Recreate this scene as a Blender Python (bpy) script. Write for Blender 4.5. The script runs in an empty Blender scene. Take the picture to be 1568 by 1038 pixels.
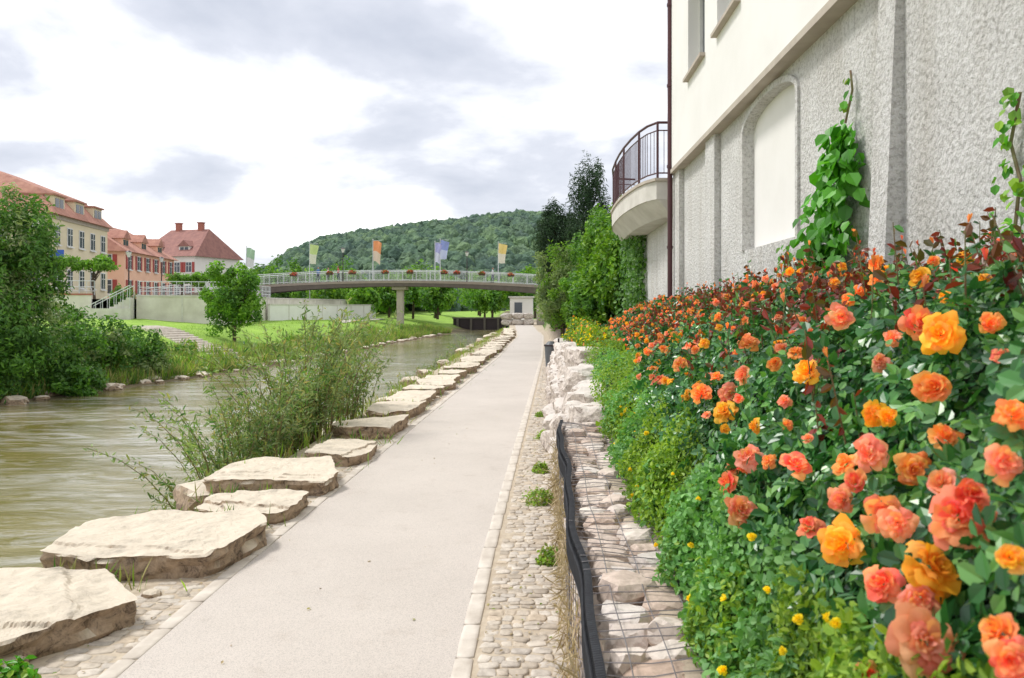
import bpy, bmesh, math, random
import numpy as np
from mathutils import Vector, noise
rng=np.random.default_rng(11); random.seed(5)
sc=bpy.context.scene
F=1220.0
# ------------------------------------------------------------------ helpers
def unit(v): return v/(np.linalg.norm(v,axis=-1,keepdims=True)+1e-9)
def link(ob,parent=None):
    sc.collection.objects.link(ob)
    if parent is not None: ob.parent=parent
    return ob
def empty(name):
    e=bpy.data.objects.new(name,None); e.empty_display_size=0.2; return link(e)
def fast(name,V,Fc,mats,mi=None,smooth=False,parent=None):
    V=np.asarray(V,dtype=np.float32).reshape(-1,3); Fc=np.asarray(Fc,dtype=np.int32); m,k=Fc.shape
    me=bpy.data.meshes.new(name); me.vertices.add(len(V)); me.vertices.foreach_set('co',V.ravel())
    me.loops.add(m*k); me.loops.foreach_set('vertex_index',Fc.ravel())
    me.polygons.add(m); me.polygons.foreach_set('loop_start',np.arange(0,m*k,k,dtype=np.int32))
    me.polygons.foreach_set('loop_total',np.full(m,k,dtype=np.int32))
    if mi is not None: me.polygons.foreach_set('material_index',np.asarray(mi,dtype=np.int32))
    me.polygons.foreach_set('use_smooth',np.full(m,smooth,dtype=bool))
    for x in mats: me.materials.append(x)
    me.update(calc_edges=True); me.validate()
    return link(bpy.data.objects.new(name,me),parent)
class MB:
    def __init__(s): s.v=[];s.f=[];s.m=[]
    def add(s,vs,fs,m=0):
        o=len(s.v); s.v+= [tuple(v) for v in vs]; s.f+=[tuple(o+i for i in f) for f in fs]; s.m+=[m]*len(fs)
    def box(s,x0,x1,y0,y1,z0,z1,m=0):
        s.add([(x0,y0,z0),(x1,y0,z0),(x1,y1,z0),(x0,y1,z0),(x0,y0,z1),(x1,y0,z1),(x1,y1,z1),(x0,y1,z1)],
              [(0,3,2,1),(4,5,6,7),(0,1,5,4),(1,2,6,5),(2,3,7,6),(3,0,4,7)],m)
    def obox(s,o,ax,ay,u0,u1,v0,v1,z0,z1,m=0):
        P=lambda u,v,z:(o[0]+ax[0]*u+ay[0]*v,o[1]+ax[1]*u+ay[1]*v,z)
        s.add([P(u0,v0,z0),P(u1,v0,z0),P(u1,v1,z0),P(u0,v1,z0),P(u0,v0,z1),P(u1,v0,z1),P(u1,v1,z1),P(u0,v1,z1)],
              [(0,3,2,1),(4,5,6,7),(0,1,5,4),(1,2,6,5),(2,3,7,6),(3,0,4,7)],m)
    def tube(s,pts,rs,n=6,m=0,caps=True):
        pts=[Vector(p) for p in pts]; rings=[]
        for i,p in enumerate(pts):
            d=(pts[min(i+1,len(pts)-1)]-pts[max(i-1,0)]); 
            if d.length<1e-6: d=Vector((0,0,1))
            d.normalize(); a=d.orthogonal() if abs(d.z)>.9 else d.cross(Vector((0,0,1))); a.normalize(); b=d.cross(a)
            r=rs[i] if hasattr(rs,'__len__') else rs
            rings.append([p+(a*math.cos(2*math.pi*k/n)+b*math.sin(2*math.pi*k/n))*r for k in range(n)])
        vs=[q for R in rings for q in R]; fs=[]
        for i in range(len(pts)-1):
            for k in range(n): fs.append((i*n+k,i*n+(k+1)%n,(i+1)*n+(k+1)%n,(i+1)*n+k))
        if caps: fs.append(tuple(range(n))[::-1]); fs.append(tuple(range((len(pts)-1)*n,len(pts)*n)))
        s.add(vs,fs,m)
    def prism(s,poly,z0,z1,m=0,poly2=None):
        n=len(poly); p2=poly2 or poly
        vs=[(p[0],p[1],z0) for p in poly]+[(p[0],p[1],z1) for p in p2]
        s.add(vs,[(i,(i+1)%n,n+(i+1)%n,n+i) for i in range(n)]+[tuple(range(n))[::-1],tuple(range(n,2*n))],m)
    def make(s,name,mats,parent=None,smooth=False,bevel=0):
        me=bpy.data.meshes.new(name); me.from_pydata(s.v,[],s.f)
        for x in mats: me.materials.append(x)
        me.polygons.foreach_set('material_index',s.m); me.polygons.foreach_set('use_smooth',[smooth]*len(s.f)); me.update()
        bm=bmesh.new(); bm.from_mesh(me); bmesh.ops.recalc_face_normals(bm,faces=bm.faces); bm.to_mesh(me); bm.free()
        ob=link(bpy.data.objects.new(name,me),parent)
        if bevel:
            b=ob.modifiers.new('bv','BEVEL'); b.width=bevel; b.segments=2; b.limit_method='ANGLE'
        return ob
def nt(name):
    m=bpy.data.materials.new(name); m.use_nodes=True; t=m.node_tree; b=t.nodes['Principled BSDF']; return m,t,b
def ramp(t,fac,cols,interp='LINEAR'):
    r=t.nodes.new('ShaderNodeValToRGB'); r.color_ramp.interpolation=interp
    e=r.color_ramp.elements
    while len(e)<len(cols): e.new(0.5)
    for i,(p,c) in enumerate(cols): e[i].position=p; e[i].color=(*c,1)
    t.links.new(fac,r.inputs[0]); return r.outputs[0]
def noi(t,scale,detail=5,rough=.6,vec=None,dist=0):
    n=t.nodes.new('ShaderNodeTexNoise'); n.inputs['Scale'].default_value=scale; n.inputs['Detail'].default_value=detail
    n.inputs['Roughness'].default_value=rough; n.inputs['Distortion'].default_value=dist
    if vec is None:
        c=t.nodes.new('ShaderNodeTexCoord'); vec=c.outputs['Object']
    t.links.new(vec,n.inputs['Vector']); return n.outputs['Fac']
def bump(t,b,h,strength,dist,prev=None):
    n=t.nodes.new('ShaderNodeBump'); n.inputs['Strength'].default_value=strength; n.inputs['Distance'].default_value=dist
    t.links.new(h,n.inputs['Height']); 
    if prev is not None: t.links.new(prev,n.inputs['Normal'])
    t.links.new(n.outputs[0],b.inputs['Normal']); return n.outputs[0]
def mixc(t,fac,a,b,mode='MIX'):
    n=t.nodes.new('ShaderNodeMix'); n.data_type='RGBA'; n.blend_type=mode
    for sck,v in ((n.inputs[0],fac),(n.inputs[6],a),(n.inputs[7],b)):
        if isinstance(v,(int,float)): sck.default_value=v
        elif isinstance(v,tuple): sck.default_value=(*v,1)
        else: t.links.new(v,sck)
    return n.outputs[2]
def mat(name,c1,c2=None,scale=3,rough=.8,bs=None,metal=0,detail=5,lo=.35,hi=.65,spec=None):
    m,t,b=nt(name); b.inputs['Roughness'].default_value=rough; b.inputs['Metallic'].default_value=metal
    if spec is not None: b.inputs['Specular IOR Level'].default_value=spec
    if c2 is None: c2=tuple(x*.82 for x in c1)
    t.links.new(ramp(t,noi(t,scale,detail),[(lo,c2),(hi,c1)]),b.inputs['Base Color'])
    if bs:
        pv=None
        for (s_,st,d) in bs: pv=bump(t,b,noi(t,s_,6,.65),st,d,pv)
    return m
def leafmat(name,cols,rough=.45,tr=.3,spec=.5,gain=1.0,var=1.3):
    m,t,b=nt(name); g=t.nodes.new('ShaderNodeNewGeometry')
    n=len(cols); c=ramp(t,g.outputs['Random Per Island'],[(i/(n-1),tuple(min(1,x*gain) for x in cc)) for i,cc in enumerate(cols)])
    big=ramp(t,noi(t,var,3),[(.3,(.62,.62,.62)),(.7,(1.25,1.25,1.2))])
    c=mixc(t,1.0,c,big,'MULTIPLY')
    t.links.new(c,b.inputs['Base Color']); b.inputs['Roughness'].default_value=rough; b.inputs['Specular IOR Level'].default_value=spec
    tl=t.nodes.new('ShaderNodeBsdfTranslucent'); c2=mixc(t,1.0,c,(1.3,1.35,.6),'MULTIPLY'); t.links.new(c2,tl.inputs[0])
    mx=t.nodes.new('ShaderNodeMixShader'); mx.inputs[0].default_value=tr
    t.links.new(b.outputs[0],mx.inputs[1]); t.links.new(tl.outputs[0],mx.inputs[2])
    t.links.new(mx.outputs[0],t.nodes['Material Output'].inputs[0]); return m
def frames(n,normal=None,spread=1.0):
    z=rng.normal(size=(n,3))*spread
    if normal is not None: z=z+normal
    z=unit(z); a=rng.normal(size=(n,3)); y=unit(a-(a*z).sum(1)[:,None]*z); x=np.cross(y,z)
    return np.stack([x,y,z],axis=2)
def scatter(V0,F0,pos,R,sca):
    n=len(pos); V=pos[:,None,:]+np.asarray(sca).reshape(-1,1,1)*np.einsum('nij,vj->nvi',R,V0)
    Fc=(F0[None]+ (np.arange(n)*len(V0))[:,None,None]).reshape(-1,F0.shape[1])
    return V.reshape(-1,3),Fc
def leafT(w=.32,fold=.1,droop=.12):
    V=np.array([(0,0,0),(w*.85,.3,fold),(w*.75,.68,fold-droop*.4),(0,1,-droop),(-w*.75,.68,fold-droop*.4),(-w*.85,.3,fold)],dtype=float)
    return V,np.array([(0,1,2,3),(0,3,4,5)])
LEAF=leafT(); NARROW=leafT(.12,.03,.25); BROAD=leafT(.48,.1,.1)
def compound():
    V0,F0=leafT(.36,.08,.1); Vs=[];Fs=[]
    for (ox,oy,a,s) in [(0,.55,0,.5),(.03,.5,-1.05,.42),(-.03,.5,1.05,.42),(.03,.22,-1.2,.36),(-.03,.22,1.2,.36)]:
        c,sn=math.cos(a),math.sin(a); R=np.array([[c,-sn,0],[sn,c,0],[0,0,1]])
        Fs.append(F0+6*len(Vs)); Vs.append((V0*s)@R.T+np.array([ox,oy,random.uniform(-.05,.05)]))
    return np.vstack(Vs),np.vstack(Fs)
COMP=compound()
_ico={}
def ico(sub):
    if sub not in _ico:
        bm=bmesh.new(); bmesh.ops.create_icosphere(bm,subdivisions=sub,radius=1)
        V=np.array([v.co[:] for v in bm.verts]); Fc=np.array([[v.index for v in f.verts] for f in bm.faces]); bm.free(); _ico[sub]=(V,Fc)
    return _ico[sub]
def rock(c,half,seed,sub=3,k=5,amp=.12,rot=0,flat=0.0,np_=13):
    V,Fc=ico(sub); r_=np.random.default_rng(int(abs(seed)*1000)%99991)
    N=unit(np.vstack([r_.normal(size=(np_,3)),np.eye(3)+r_.normal(size=(3,3))*.13,-np.eye(3)+r_.normal(size=(3,3))*.13])); D=np.concatenate([r_.uniform(.82,1.12,np_),r_.uniform(.8,.95,6)])
    dt=V@N.T; rr=np.where(dt>.05,D/np.maximum(dt,.05),9).min(1); rr=np.minimum(rr,1.35); W=V*rr[:,None]
    out=[]; cr,sr=math.cos(rot),math.sin(rot); hs=min(half[0],half[1]); so=Vector((seed*7.3,seed*3.1,seed*1.7))
    for v in W:
        p=Vector((v[0]*half[0],v[1]*half[1],v[2]*half[2])); q=p*(1.3/hs)+so
        d=noise.noise(q*1.5)*.5+noise.noise(q*3.7)*.3+noise.noise(q*8)*.15; f=1+amp*.7*d
        x,y,z=p.x*f,p.y*f,p.z*f
        out.append((c[0]+x*cr-y*sr,c[1]+x*sr+y*cr,c[2]+z))
    return np.array(out),Fc
def slab(c,a,b,h,seed,rot=0,na=150,nr=16,tilt=(0,0)):
    r_=np.random.default_rng(int(seed*1000)+5); nv=r_.integers(6,9)
    an=np.sort((np.arange(nv)+r_.uniform(-.28,.28,nv))*2*math.pi/nv); P=np.array([(math.copysign(abs(math.cos(t))**.6,math.cos(t)),math.copysign(abs(math.sin(t))**.6,math.sin(t))) for t in an])*r_.uniform(.9,1.06,(nv,1))*np.array([a,b])
    R=[]
    for t in np.arange(na)*2*math.pi/na:
        d=np.array([math.cos(t),math.sin(t)]); best=9
        for i in range(nv):
            p,q=P[i],P[(i+1)%nv]; e=q-p; den=d[0]*e[1]-d[1]*e[0]
            if abs(den)>1e-9:
                s=(p[0]*e[1]-p[1]*e[0])/den; u=(p[0]*d[1]-p[1]*d[0])/den
                if s>0 and -1e-6<=u<=1+1e-6: best=min(best,s)
        R.append((float(d[0]),float(d[1]),float(best)))
    st=[(r_.uniform(0,6.28),r_.uniform(.30,.72)*min(a,b),r_.uniform(.012,.028)) for _ in range(2)]
    V=[];cr,sr=math.cos(rot),math.sin(rot); rows=[(f,0) for f in np.linspace(0.04,.985,nr)]+[(1,-.014)]+[(1.0,-.014-(h-.014)*k/12) for k in range(1,13)]
    for ir,(f,z) in enumerate(rows):
        for (dx,dy,rad) in R:
            x,y=dx*rad*f,dy*rad*f; q=Vector((x*1.3+seed*9,y*1.3,seed)); top=.03*noise.noise(q)+.016*noise.noise(q*3.1)+.009*noise.noise(q*9)+.004*noise.noise(q*22)
            for (al,th,dh) in st:
                w=x*math.cos(al)+y*math.sin(al)+.07*noise.noise(Vector((x*4,y*4,seed+al)))+.03*noise.noise(Vector((x*13,y*13,seed)))-th
                top-=dh*min(1,max(0,w/.02))
            edge=.07*noise.noise(Vector((dx*rad*2.4+4,dy*rad*2.4,seed)))+.03*noise.noise(Vector((dx*rad*8,dy*rad*8,seed)))
            if z<-.005:
                lay=math.floor((-z)*22+2*noise.noise(Vector((x,y,seed)))); 
                o=1+edge+.05*noise.noise(Vector((x*2.5+lay*3.3,y*2.5,lay*5.1)))+.04*noise.noise(Vector((x*9,y*9,z*25)))-.10*abs(z)/h-.012
            else: o=1+edge*f
            zz=c[2]+z+top*(1 if z>-.05 else .3)+x*tilt[0]+y*tilt[1]; x*=o;y*=o
            V.append((c[0]+x*cr-y*sr,c[1]+x*sr+y*cr,zz))
    m=len(rows); Fc=[(i*na+k,i*na+(k+1)%na,(i+1)*na+(k+1)%na,(i+1)*na+k) for i in range(m-1) for k in range(na)]
    V.append(tuple(np.mean(V[:na],0))); ce=len(V)-1
    Fc+=[(k,ce,(k+2)%na,(k+1)%na) for k in range(0,na,2)]
    return np.array(V),np.array([f[::-1] for f in Fc])
def rocks(name,lst,m,parent=None,smooth=False):
    Vs=[];Fs=[];o=0
    for (V,Fc) in lst: Vs.append(V);Fs.append(Fc+o);o+=len(V)
    return fast(name,np.vstack(Vs),np.vstack(Fs),[m],smooth=smooth,parent=parent)
# ------------------------------------------------------------------ layout functions
def S(y): return np.interp(y,[-5,6,19,32,54,60,70,90,140],[0,0,.3,.6,.7,.45,0,-.8,-2.5])
def PL(y): return -2.28+S(y)
def PR(y): return -.49+.75*S(y)
def G(y): return .15+.3*S(y)
def WL(y): return np.interp(y,[0,26,40,71,97,140],[-19,-17.7,-15,-13.4,-11,-9])
def sm(a,b,x):
    t=np.clip((x-a)/(b-a),0,1); return t*t*(3-2*t)
def terr(x,y):
    x=np.asarray(x,float); y=np.asarray(y,float)
    s=S(y)
    zr=np.where(x>.3+.3*s,.72*sm(.42+.3*s,.5+.3*s,x)+.35*sm(.6,3,x),0.0)
    z=zr-1.35*sm(3.3,4.9,-x)-.9*sm(4.9,7.5,-x)
    d=WL(y)-x
    zl=-2.2+1.05*sm(-2,0,d)+.75*sm(0,2.8,d)+.95*sm(2.5,9,d)+.65*sm(8,20,d)
    z=np.where(x<-9+0*y,np.where(d>-2.2,zl,-2.2),z)
    far=sm(170,230,y); z=z*(1-far)+.8*far
    return z
def Z(x,y): return float(terr(x,y))
def x0f(y): return np.interp(y,[0,8,10,20],[.6,.62,.95,1.15])
_HT=([0,3,7,20,24],[1.36,1.38,1.5,1.5,1.3])
def canH0(x,y):
    L=np.interp(y,[0,2.5,5,9,20],[.33,.36,.6,.85,.9]); ht=np.interp(y,*_HT)
    return .8+ht*(1-np.exp(-np.clip(x-x0f(y),0,9)/L))
def vnoise(x,y,s,seed=0): 
    return np.array([noise.noise(Vector((a*s,b*s,seed))) for a,b in zip(np.ravel(x),np.ravel(y))]).reshape(np.shape(x))
def canH(x,y): return canH0(x,y)+.24*vnoise(x,y,1.6)+.12*vnoise(x,y,4.2,4)
def hit(px,py):
    Y=1.0
    while Y<26:
        x=(px-830)/F*Y; z=2+(470-py)/F*Y
        if x>x0f(Y)-.05 and z<float(canH(np.array([x]),np.array([Y]))[0])+.06: return (x,Y,z)
        Y+=.03
    return None
# ------------------------------------------------------------------ materials
def pathmat():
    m,t,b=nt('path_surface'); c=ramp(t,noi(t,.55,8,.65),[(.3,(.51,.46,.41)),(.7,(.585,.53,.475))])
    c=mixc(t,1.0,c,ramp(t,noi(t,140,4,.7),[(.34,(.66,.66,.66)),(.5,(1.02,1.02,1.02)),(.7,(1.12,1.1,1.08))]),'MULTIPLY')
    c=mixc(t,1.0,c,ramp(t,noi(t,3,9,.75),[(.28,(.88,.86,.84)),(.45,(1,1,1))]),'MULTIPLY')
    t.links.new(c,b.inputs['Base Color']); b.inputs['Roughness'].default_value=.9; bump(t,b,noi(t,150,5,.6),.5,.004); return m
M_asph=pathmat()
M_paver=mat('paver_stone',(.66,.60,.52),(.50,.44,.37),5,.85,[(60,.4,.004)])
def island(name,cols,rough,bs,nz=None):
    m,t,b=nt(name); g=t.nodes.new('ShaderNodeNewGeometry'); n=len(cols)
    c=ramp(t,g.outputs['Random Per Island'],[(i/(n-1),x) for i,x in enumerate(cols)])
    c=mixc(t,1.0,c,ramp(t,noi(t,9,7,.7),[(.3,(.62,.6,.58)),(.6,(1.1,1.1,1.1))]),'MULTIPLY')
    t.links.new(c,b.inputs['Base Color']); b.inputs['Roughness'].default_value=rough; pv=None
    for (s_,st,d) in bs: pv=bump(t,b,noi(t,s_,7,.65),st,d,pv)
    return m
M_cob=island('cobble',[(.40,.34,.27),(.55,.48,.39),(.60,.54,.46),(.48,.43,.37),(.58,.48,.36)],.85,[(45,.6,.006)])
M_gab=island('gabion_rock',[(.50,.37,.29),(.60,.49,.41),(.74,.67,.60),(.56,.43,.35),(.70,.64,.59)],.85,[(14,.6,.02),(60,.4,.004)])
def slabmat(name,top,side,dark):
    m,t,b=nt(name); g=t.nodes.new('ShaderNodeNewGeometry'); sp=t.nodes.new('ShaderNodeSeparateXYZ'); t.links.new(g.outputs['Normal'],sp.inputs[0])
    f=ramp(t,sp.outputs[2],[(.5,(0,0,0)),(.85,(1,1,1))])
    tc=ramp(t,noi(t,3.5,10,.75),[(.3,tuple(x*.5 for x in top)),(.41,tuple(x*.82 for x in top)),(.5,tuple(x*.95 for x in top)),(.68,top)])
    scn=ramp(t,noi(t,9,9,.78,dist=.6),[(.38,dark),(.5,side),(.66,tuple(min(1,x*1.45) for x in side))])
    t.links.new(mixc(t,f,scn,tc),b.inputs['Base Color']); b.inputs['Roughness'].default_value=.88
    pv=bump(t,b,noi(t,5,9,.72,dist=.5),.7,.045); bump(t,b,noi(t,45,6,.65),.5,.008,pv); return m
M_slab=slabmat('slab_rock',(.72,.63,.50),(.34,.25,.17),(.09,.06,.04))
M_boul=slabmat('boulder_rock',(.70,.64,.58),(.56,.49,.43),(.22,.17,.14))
M_white=mat('smooth_render',(.82,.80,.775),(.765,.745,.715),.8,.85,[(90,.15,.003)])
def stucco():
    m,t,b=nt('roughcast'); tc=t.nodes.new('ShaderNodeTexCoord')
    c=ramp(t,noi(t,1.2,6,.6),[(.3,(.68,.665,.64)),(.7,(.81,.80,.78))])
    c=mixc(t,1.0,c,ramp(t,noi(t,20,5,.7),[(.38,(.72,.71,.70)),(.52,(1.04,1.04,1.04))]),'MULTIPLY')
    mp=t.nodes.new('ShaderNodeMapping'); mp.inputs['Scale'].default_value=(2.5,2.5,.35); t.links.new(tc.outputs['Object'],mp.inputs[0])
    c=mixc(t,1.0,c,ramp(t,noi(t,.8,6,.65,mp.outputs[0]),[(.35,(.88,.865,.84)),(.55,(1,1,1))]),'MULTIPLY')
    t.links.new(c,b.inputs['Base Color']); b.inputs['Roughness'].default_value=.95
    pv=bump(t,b,noi(t,18,6,.65),1.0,.065); bump(t,b,noi(t,60,4,.6),.6,.01,pv); return m
M_stucco=stucco()
M_trim=mat('stone_trim',(.50,.44,.37),(.42,.36,.30),3,.8)
M_conc=mat('concrete',(.66,.63,.58),(.54,.51,.46),2,.85,[(40,.2,.004)])
M_dark=mat('dark_metal',(.05,.035,.04),None,4,.45,metal=.3)
M_maroon=mat('maroon_metal',(.09,.03,.035),None,4,.4,metal=.2)
M_wire=mat('galvanised_wire',(.24,.23,.24),(.16,.14,.14),8,.5,metal=.6)
M_black=mat('black_mesh',(.035,.038,.045),(.02,.02,.025),20,.7)
M_grey=mat('painted_rail',(.66,.68,.69),None,4,.5,metal=.1)
M_glass,_t,_b=nt('window_glass'); _b.inputs['Base Color'].default_value=(.07,.08,.095,1); _b.inputs['Roughness'].default_value=.08
M_frame=mat('window_frame',(.78,.77,.75),None,4,.5)
M_tile=mat('roof_tile_red',(.48,.24,.17),(.34,.15,.11),1.5,.85,[(8,.5,.05)],detail=8)
M_tile2=mat('roof_tile_brown',(.34,.16,.13),(.24,.11,.095),1.5,.85,[(8,.5,.05)],detail=8)
M_bark=mat('bark',(.13,.09,.06),(.06,.045,.03),6,.9,[(18,.8,.03)])
M_stem=mat('green_stem',(.18,.20,.07),(.16,.08,.04),6,.6)
L_rose=leafmat('rose_leaf',[(.018,.075,.028),(.03,.13,.035),(.06,.20,.045),(.15,.33,.07)],.32,.22,.65,gain=1.25)
L_red=leafmat('red_leaf',[(.18,.022,.018),(.32,.04,.025),(.18,.06,.02),(.10,.09,.02)],.35,.3,.6)
L_low=leafmat('fine_leaf',[(.10,.21,.02),(.20,.34,.03),(.31,.44,.05),(.13,.27,.05)],.5,.35,gain=1.2)
L_mint=leafmat('mint_leaf',[(.10,.26,.07),(.16,.36,.10),(.23,.44,.14)],.5,.35,gain=1.2)
L_tree=leafmat('tree_leaf',[(.04,.12,.02),(.08,.20,.025),(.13,.28,.03)],.5,.35,gain=1.25,var=.6)
L_tree2=leafmat('bright_tree_leaf',[(.08,.20,.015),(.14,.31,.025),(.22,.40,.04)],.5,.35,gain=1.2,var=.6)
L_willow=leafmat('willow_leaf',[(.14,.21,.09),(.22,.30,.13),(.30,.38,.17),(.11,.2,.05)],.5,.35,gain=1.2)
L_bank=leafmat('bank_leaf',[(.05,.14,.03),(.09,.21,.04),(.14,.28,.05)],.5,.35,gain=1.2)
L_pine=leafmat('pine_leaf',[(.02,.05,.022),(.035,.085,.035),(.06,.12,.045)],.6,.15)
L_ivy=leafmat('ivy_leaf',[(.045,.20,.012),(.08,.31,.015),(.13,.42,.03)],.4,.35,gain=1.1)
L_vine=leafmat('vine_leaf',[(.08,.20,.012),(.15,.32,.02),(.24,.40,.03)],.5,.3,gain=1.15)
L_grass=leafmat('grass_blade',[(.16,.33,.025),(.24,.41,.04),(.32,.44,.08)],.6,.35,gain=1.05)
L_reed=leafmat('reed_blade',[(.20,.28,.07),(.34,.36,.12),(.46,.40,.18),(.15,.26,.04)],.6,.35)
L_dry=leafmat('dry_grass',[(.40,.32,.2),(.50,.40,.26),(.28,.2,.12)],.8,.2)
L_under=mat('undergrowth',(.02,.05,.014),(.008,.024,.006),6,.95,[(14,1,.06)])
def petal(name,cols):
    m=leafmat(name,cols,.6,.35,.25,var=3); return m
P_yel=petal('rose_amber',[(1,.45,.02),(1,.64,.07),(1,.36,.03),(1,.55,.14)])
P_or=petal('rose_orange',[(1,.34,.07),(1,.52,.15),(1,.25,.08),(1,.42,.2)])
P_co=petal('rose_coral',[(1,.34,.2),(1,.55,.28),(.98,.26,.18),(1,.46,.36)])
P_rd=petal('rose_red',[(.90,.09,.07),(1,.24,.16),(1,.46,.18),(.96,.18,.17)])
P_y2=petal('yellow_petal',[(1,.80,.02),(.98,.70,.01)])
# ------------------------------------------------------------------ terrain
xs=np.concatenate([[-2500,-1200,-600,-300,-150,-90,-70,-60,-52],np.arange(-46,-22,1.0),np.arange(-22,4.2,.3),[5,7,10,15,22,35,60,120,300,700,1500,2500]])
ys=np.concatenate([[-300,-100,-40],np.arange(-20,60,.7),np.arange(60,240,2.0),[260,300,400,700,1200,2500,4000]])
XX,YY=np.meshgrid(xs,ys); ZZ=terr(XX,YY)
ZZ=ZZ+np.where(XX<WL(YY)-1,.12,0)*vnoise(XX,YY,.35,2)*(np.abs(XX)<60)
nx,ny=len(xs),len(ys); idx=np.arange(nx*ny).reshape(ny,nx)
Fq=np.stack([idx[:-1,:-1],idx[:-1,1:],idx[1:,1:],idx[1:,:-1]],-1).reshape(-1,4)
def ground_mat():
    m,t,b=nt('ground_mat'); a=t.nodes.new('ShaderNodeAttribute'); a.attribute_name='Col'
    c=mixc(t,1.0,a.outputs['Color'],ramp(t,noi(t,.5,9,.75),[(.3,(.66,.68,.64)),(.65,(1.2,1.13,1.1))]),'MULTIPLY')
    c=mixc(t,1.0,c,ramp(t,noi(t,9,6,.7),[(.3,(.7,.7,.7)),(.65,(1.15,1.15,1.15))]),'MULTIPLY')
    t.links.new(c,b.inputs['Base Color']); b.inputs['Roughness'].default_value=.95
    bump(t,b,noi(t,14,7,.7),.7,.04); return m
gnd=fast('ground',np.stack([XX,YY,ZZ],-1),Fq,[ground_mat()],smooth=True)
col=np.zeros((ny,nx,4)); col[...,3]=1
grass=np.array([.25,.43,.05]); sand=np.array([.50,.43,.33]); mud=np.array([.16,.13,.07]); soil=np.array([.08,.06,.04])
f1=sm(3.2,3.9,-XX)[...,None]; c=sand*(1-f1)+np.array([.17,.2,.07])*f1
f2=sm(4.3,5.2,-XX)[...,None]; c=c*(1-f2)+mud*f2
gl=sm(.5,2.5,WL(YY)-XX)[...,None]; c=c*(1-gl)+grass*gl
rt=sm(.45,.7,XX)[...,None]; c=c*(1-rt)+soil*rt
fr=sm(62,75,YY)[...,None]*(XX>-9)[...,None]; c=c*(1-fr)+np.array([.1,.18,.03])*fr
col[...,:3]=c
at=gnd.data.color_attributes.new('Col','FLOAT_COLOR','POINT'); at.data.foreach_set('color',col.ravel())
# ------------------------------------------------------------------ water
def water_mat():
    m,t,b=nt('river_water'); tc=t.nodes.new('ShaderNodeTexCoord'); mp=t.nodes.new('ShaderNodeMapping'); mp.inputs['Scale'].default_value=(.5,1.6,1)
    mp.inputs['Rotation'].default_value=(0,0,.22); t.links.new(tc.outputs['Object'],mp.inputs[0])
    c=ramp(t,noi(t,.22,5,.6,mp.outputs[0]),[(.3,(.145,.125,.025)),(.7,(.26,.22,.07))]); 
    glint=ramp(t,noi(t,.75,12,.76,mp.outputs[0],1.2),[(.46,(0,0,0)),(.60,(.55,.55,.55)),(.72,(.85,.85,.85))])  # pale sky reflections and glints painted as streaks into the water colour
    patch=ramp(t,noi(t,.11,3,.5),[(.36,(.35,.35,.35)),(.55,(1,1,1))]); glint=mixc(t,1.0,glint,patch,'MULTIPLY')
    t.links.new(mixc(t,glint,c,(.74,.74,.72)),b.inputs['Base Color']); b.inputs['Roughness'].default_value=.08; b.inputs['IOR'].default_value=1.5; b.inputs['Specular IOR Level'].default_value=.7
    pv=bump(t,b,noi(t,.7,3,.5,mp.outputs[0],.8),.28,.13); bump(t,b,noi(t,3.0,7,.65,mp.outputs[0],1.0),.42,.045,pv); return m
fast('river_water',[(-40,-30,-1.2),(-4,-30,-1.2),(-4,215,-1.2),(-40,215,-1.2)],[[0,1,2,3]],[water_mat()])
# ------------------------------------------------------------------ path
ya=np.concatenate([np.arange(-4,60,1.0),np.arange(60,130,2.0)])
def strip(name,fa,fb,z,m):
    V=np.stack([np.stack([fa(ya),ya,np.full_like(ya,z)],1),np.stack([fb(ya),ya,np.full_like(ya,z)],1)],1).reshape(-1,3)
    n=len(ya); i=np.arange(n-1)*2
    return fast(name,V,np.stack([i,i+1,i+3,i+2],1),[m])
strip('footpath',PL,PR,.012,M_asph)
M_sandbed=mat('sand_joint',(.54,.46,.35),(.42,.34,.25),12,.95,[(120,.5,.004)])
strip('joint_sand',lambda y:PL(y)-.6,lambda y:G(y)+.1,.006,M_sandbed)
def domed(ex_=7):
    V=[];Fc=[]; prof=[(1,-1),(1,.5),(.95,.88),(.55,.98)]; N=12
    for (s,z) in prof:
        for k in range(N):
            a=2*math.pi*(k+.5)/N; cx,cy=math.cos(a),math.sin(a); q=(abs(cx)**ex_+abs(cy)**ex_)**(1/ex_)
            V.append((cx/q*s*.5,cy/q*s*.5,z))
    V.append((0,0,1.0)); c=len(V)-1
    for i in range(3):
        for k in range(N): Fc.append((i*N+k,i*N+(k+1)%N,(i+1)*N+(k+1)%N,(i+1)*N+k))
    for k in range(0,N,2): Fc.append((3*N+k,3*N+(k+1)%N,3*N+(k+2)%N,c))
    return np.array(V),np.array(Fc)
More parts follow.
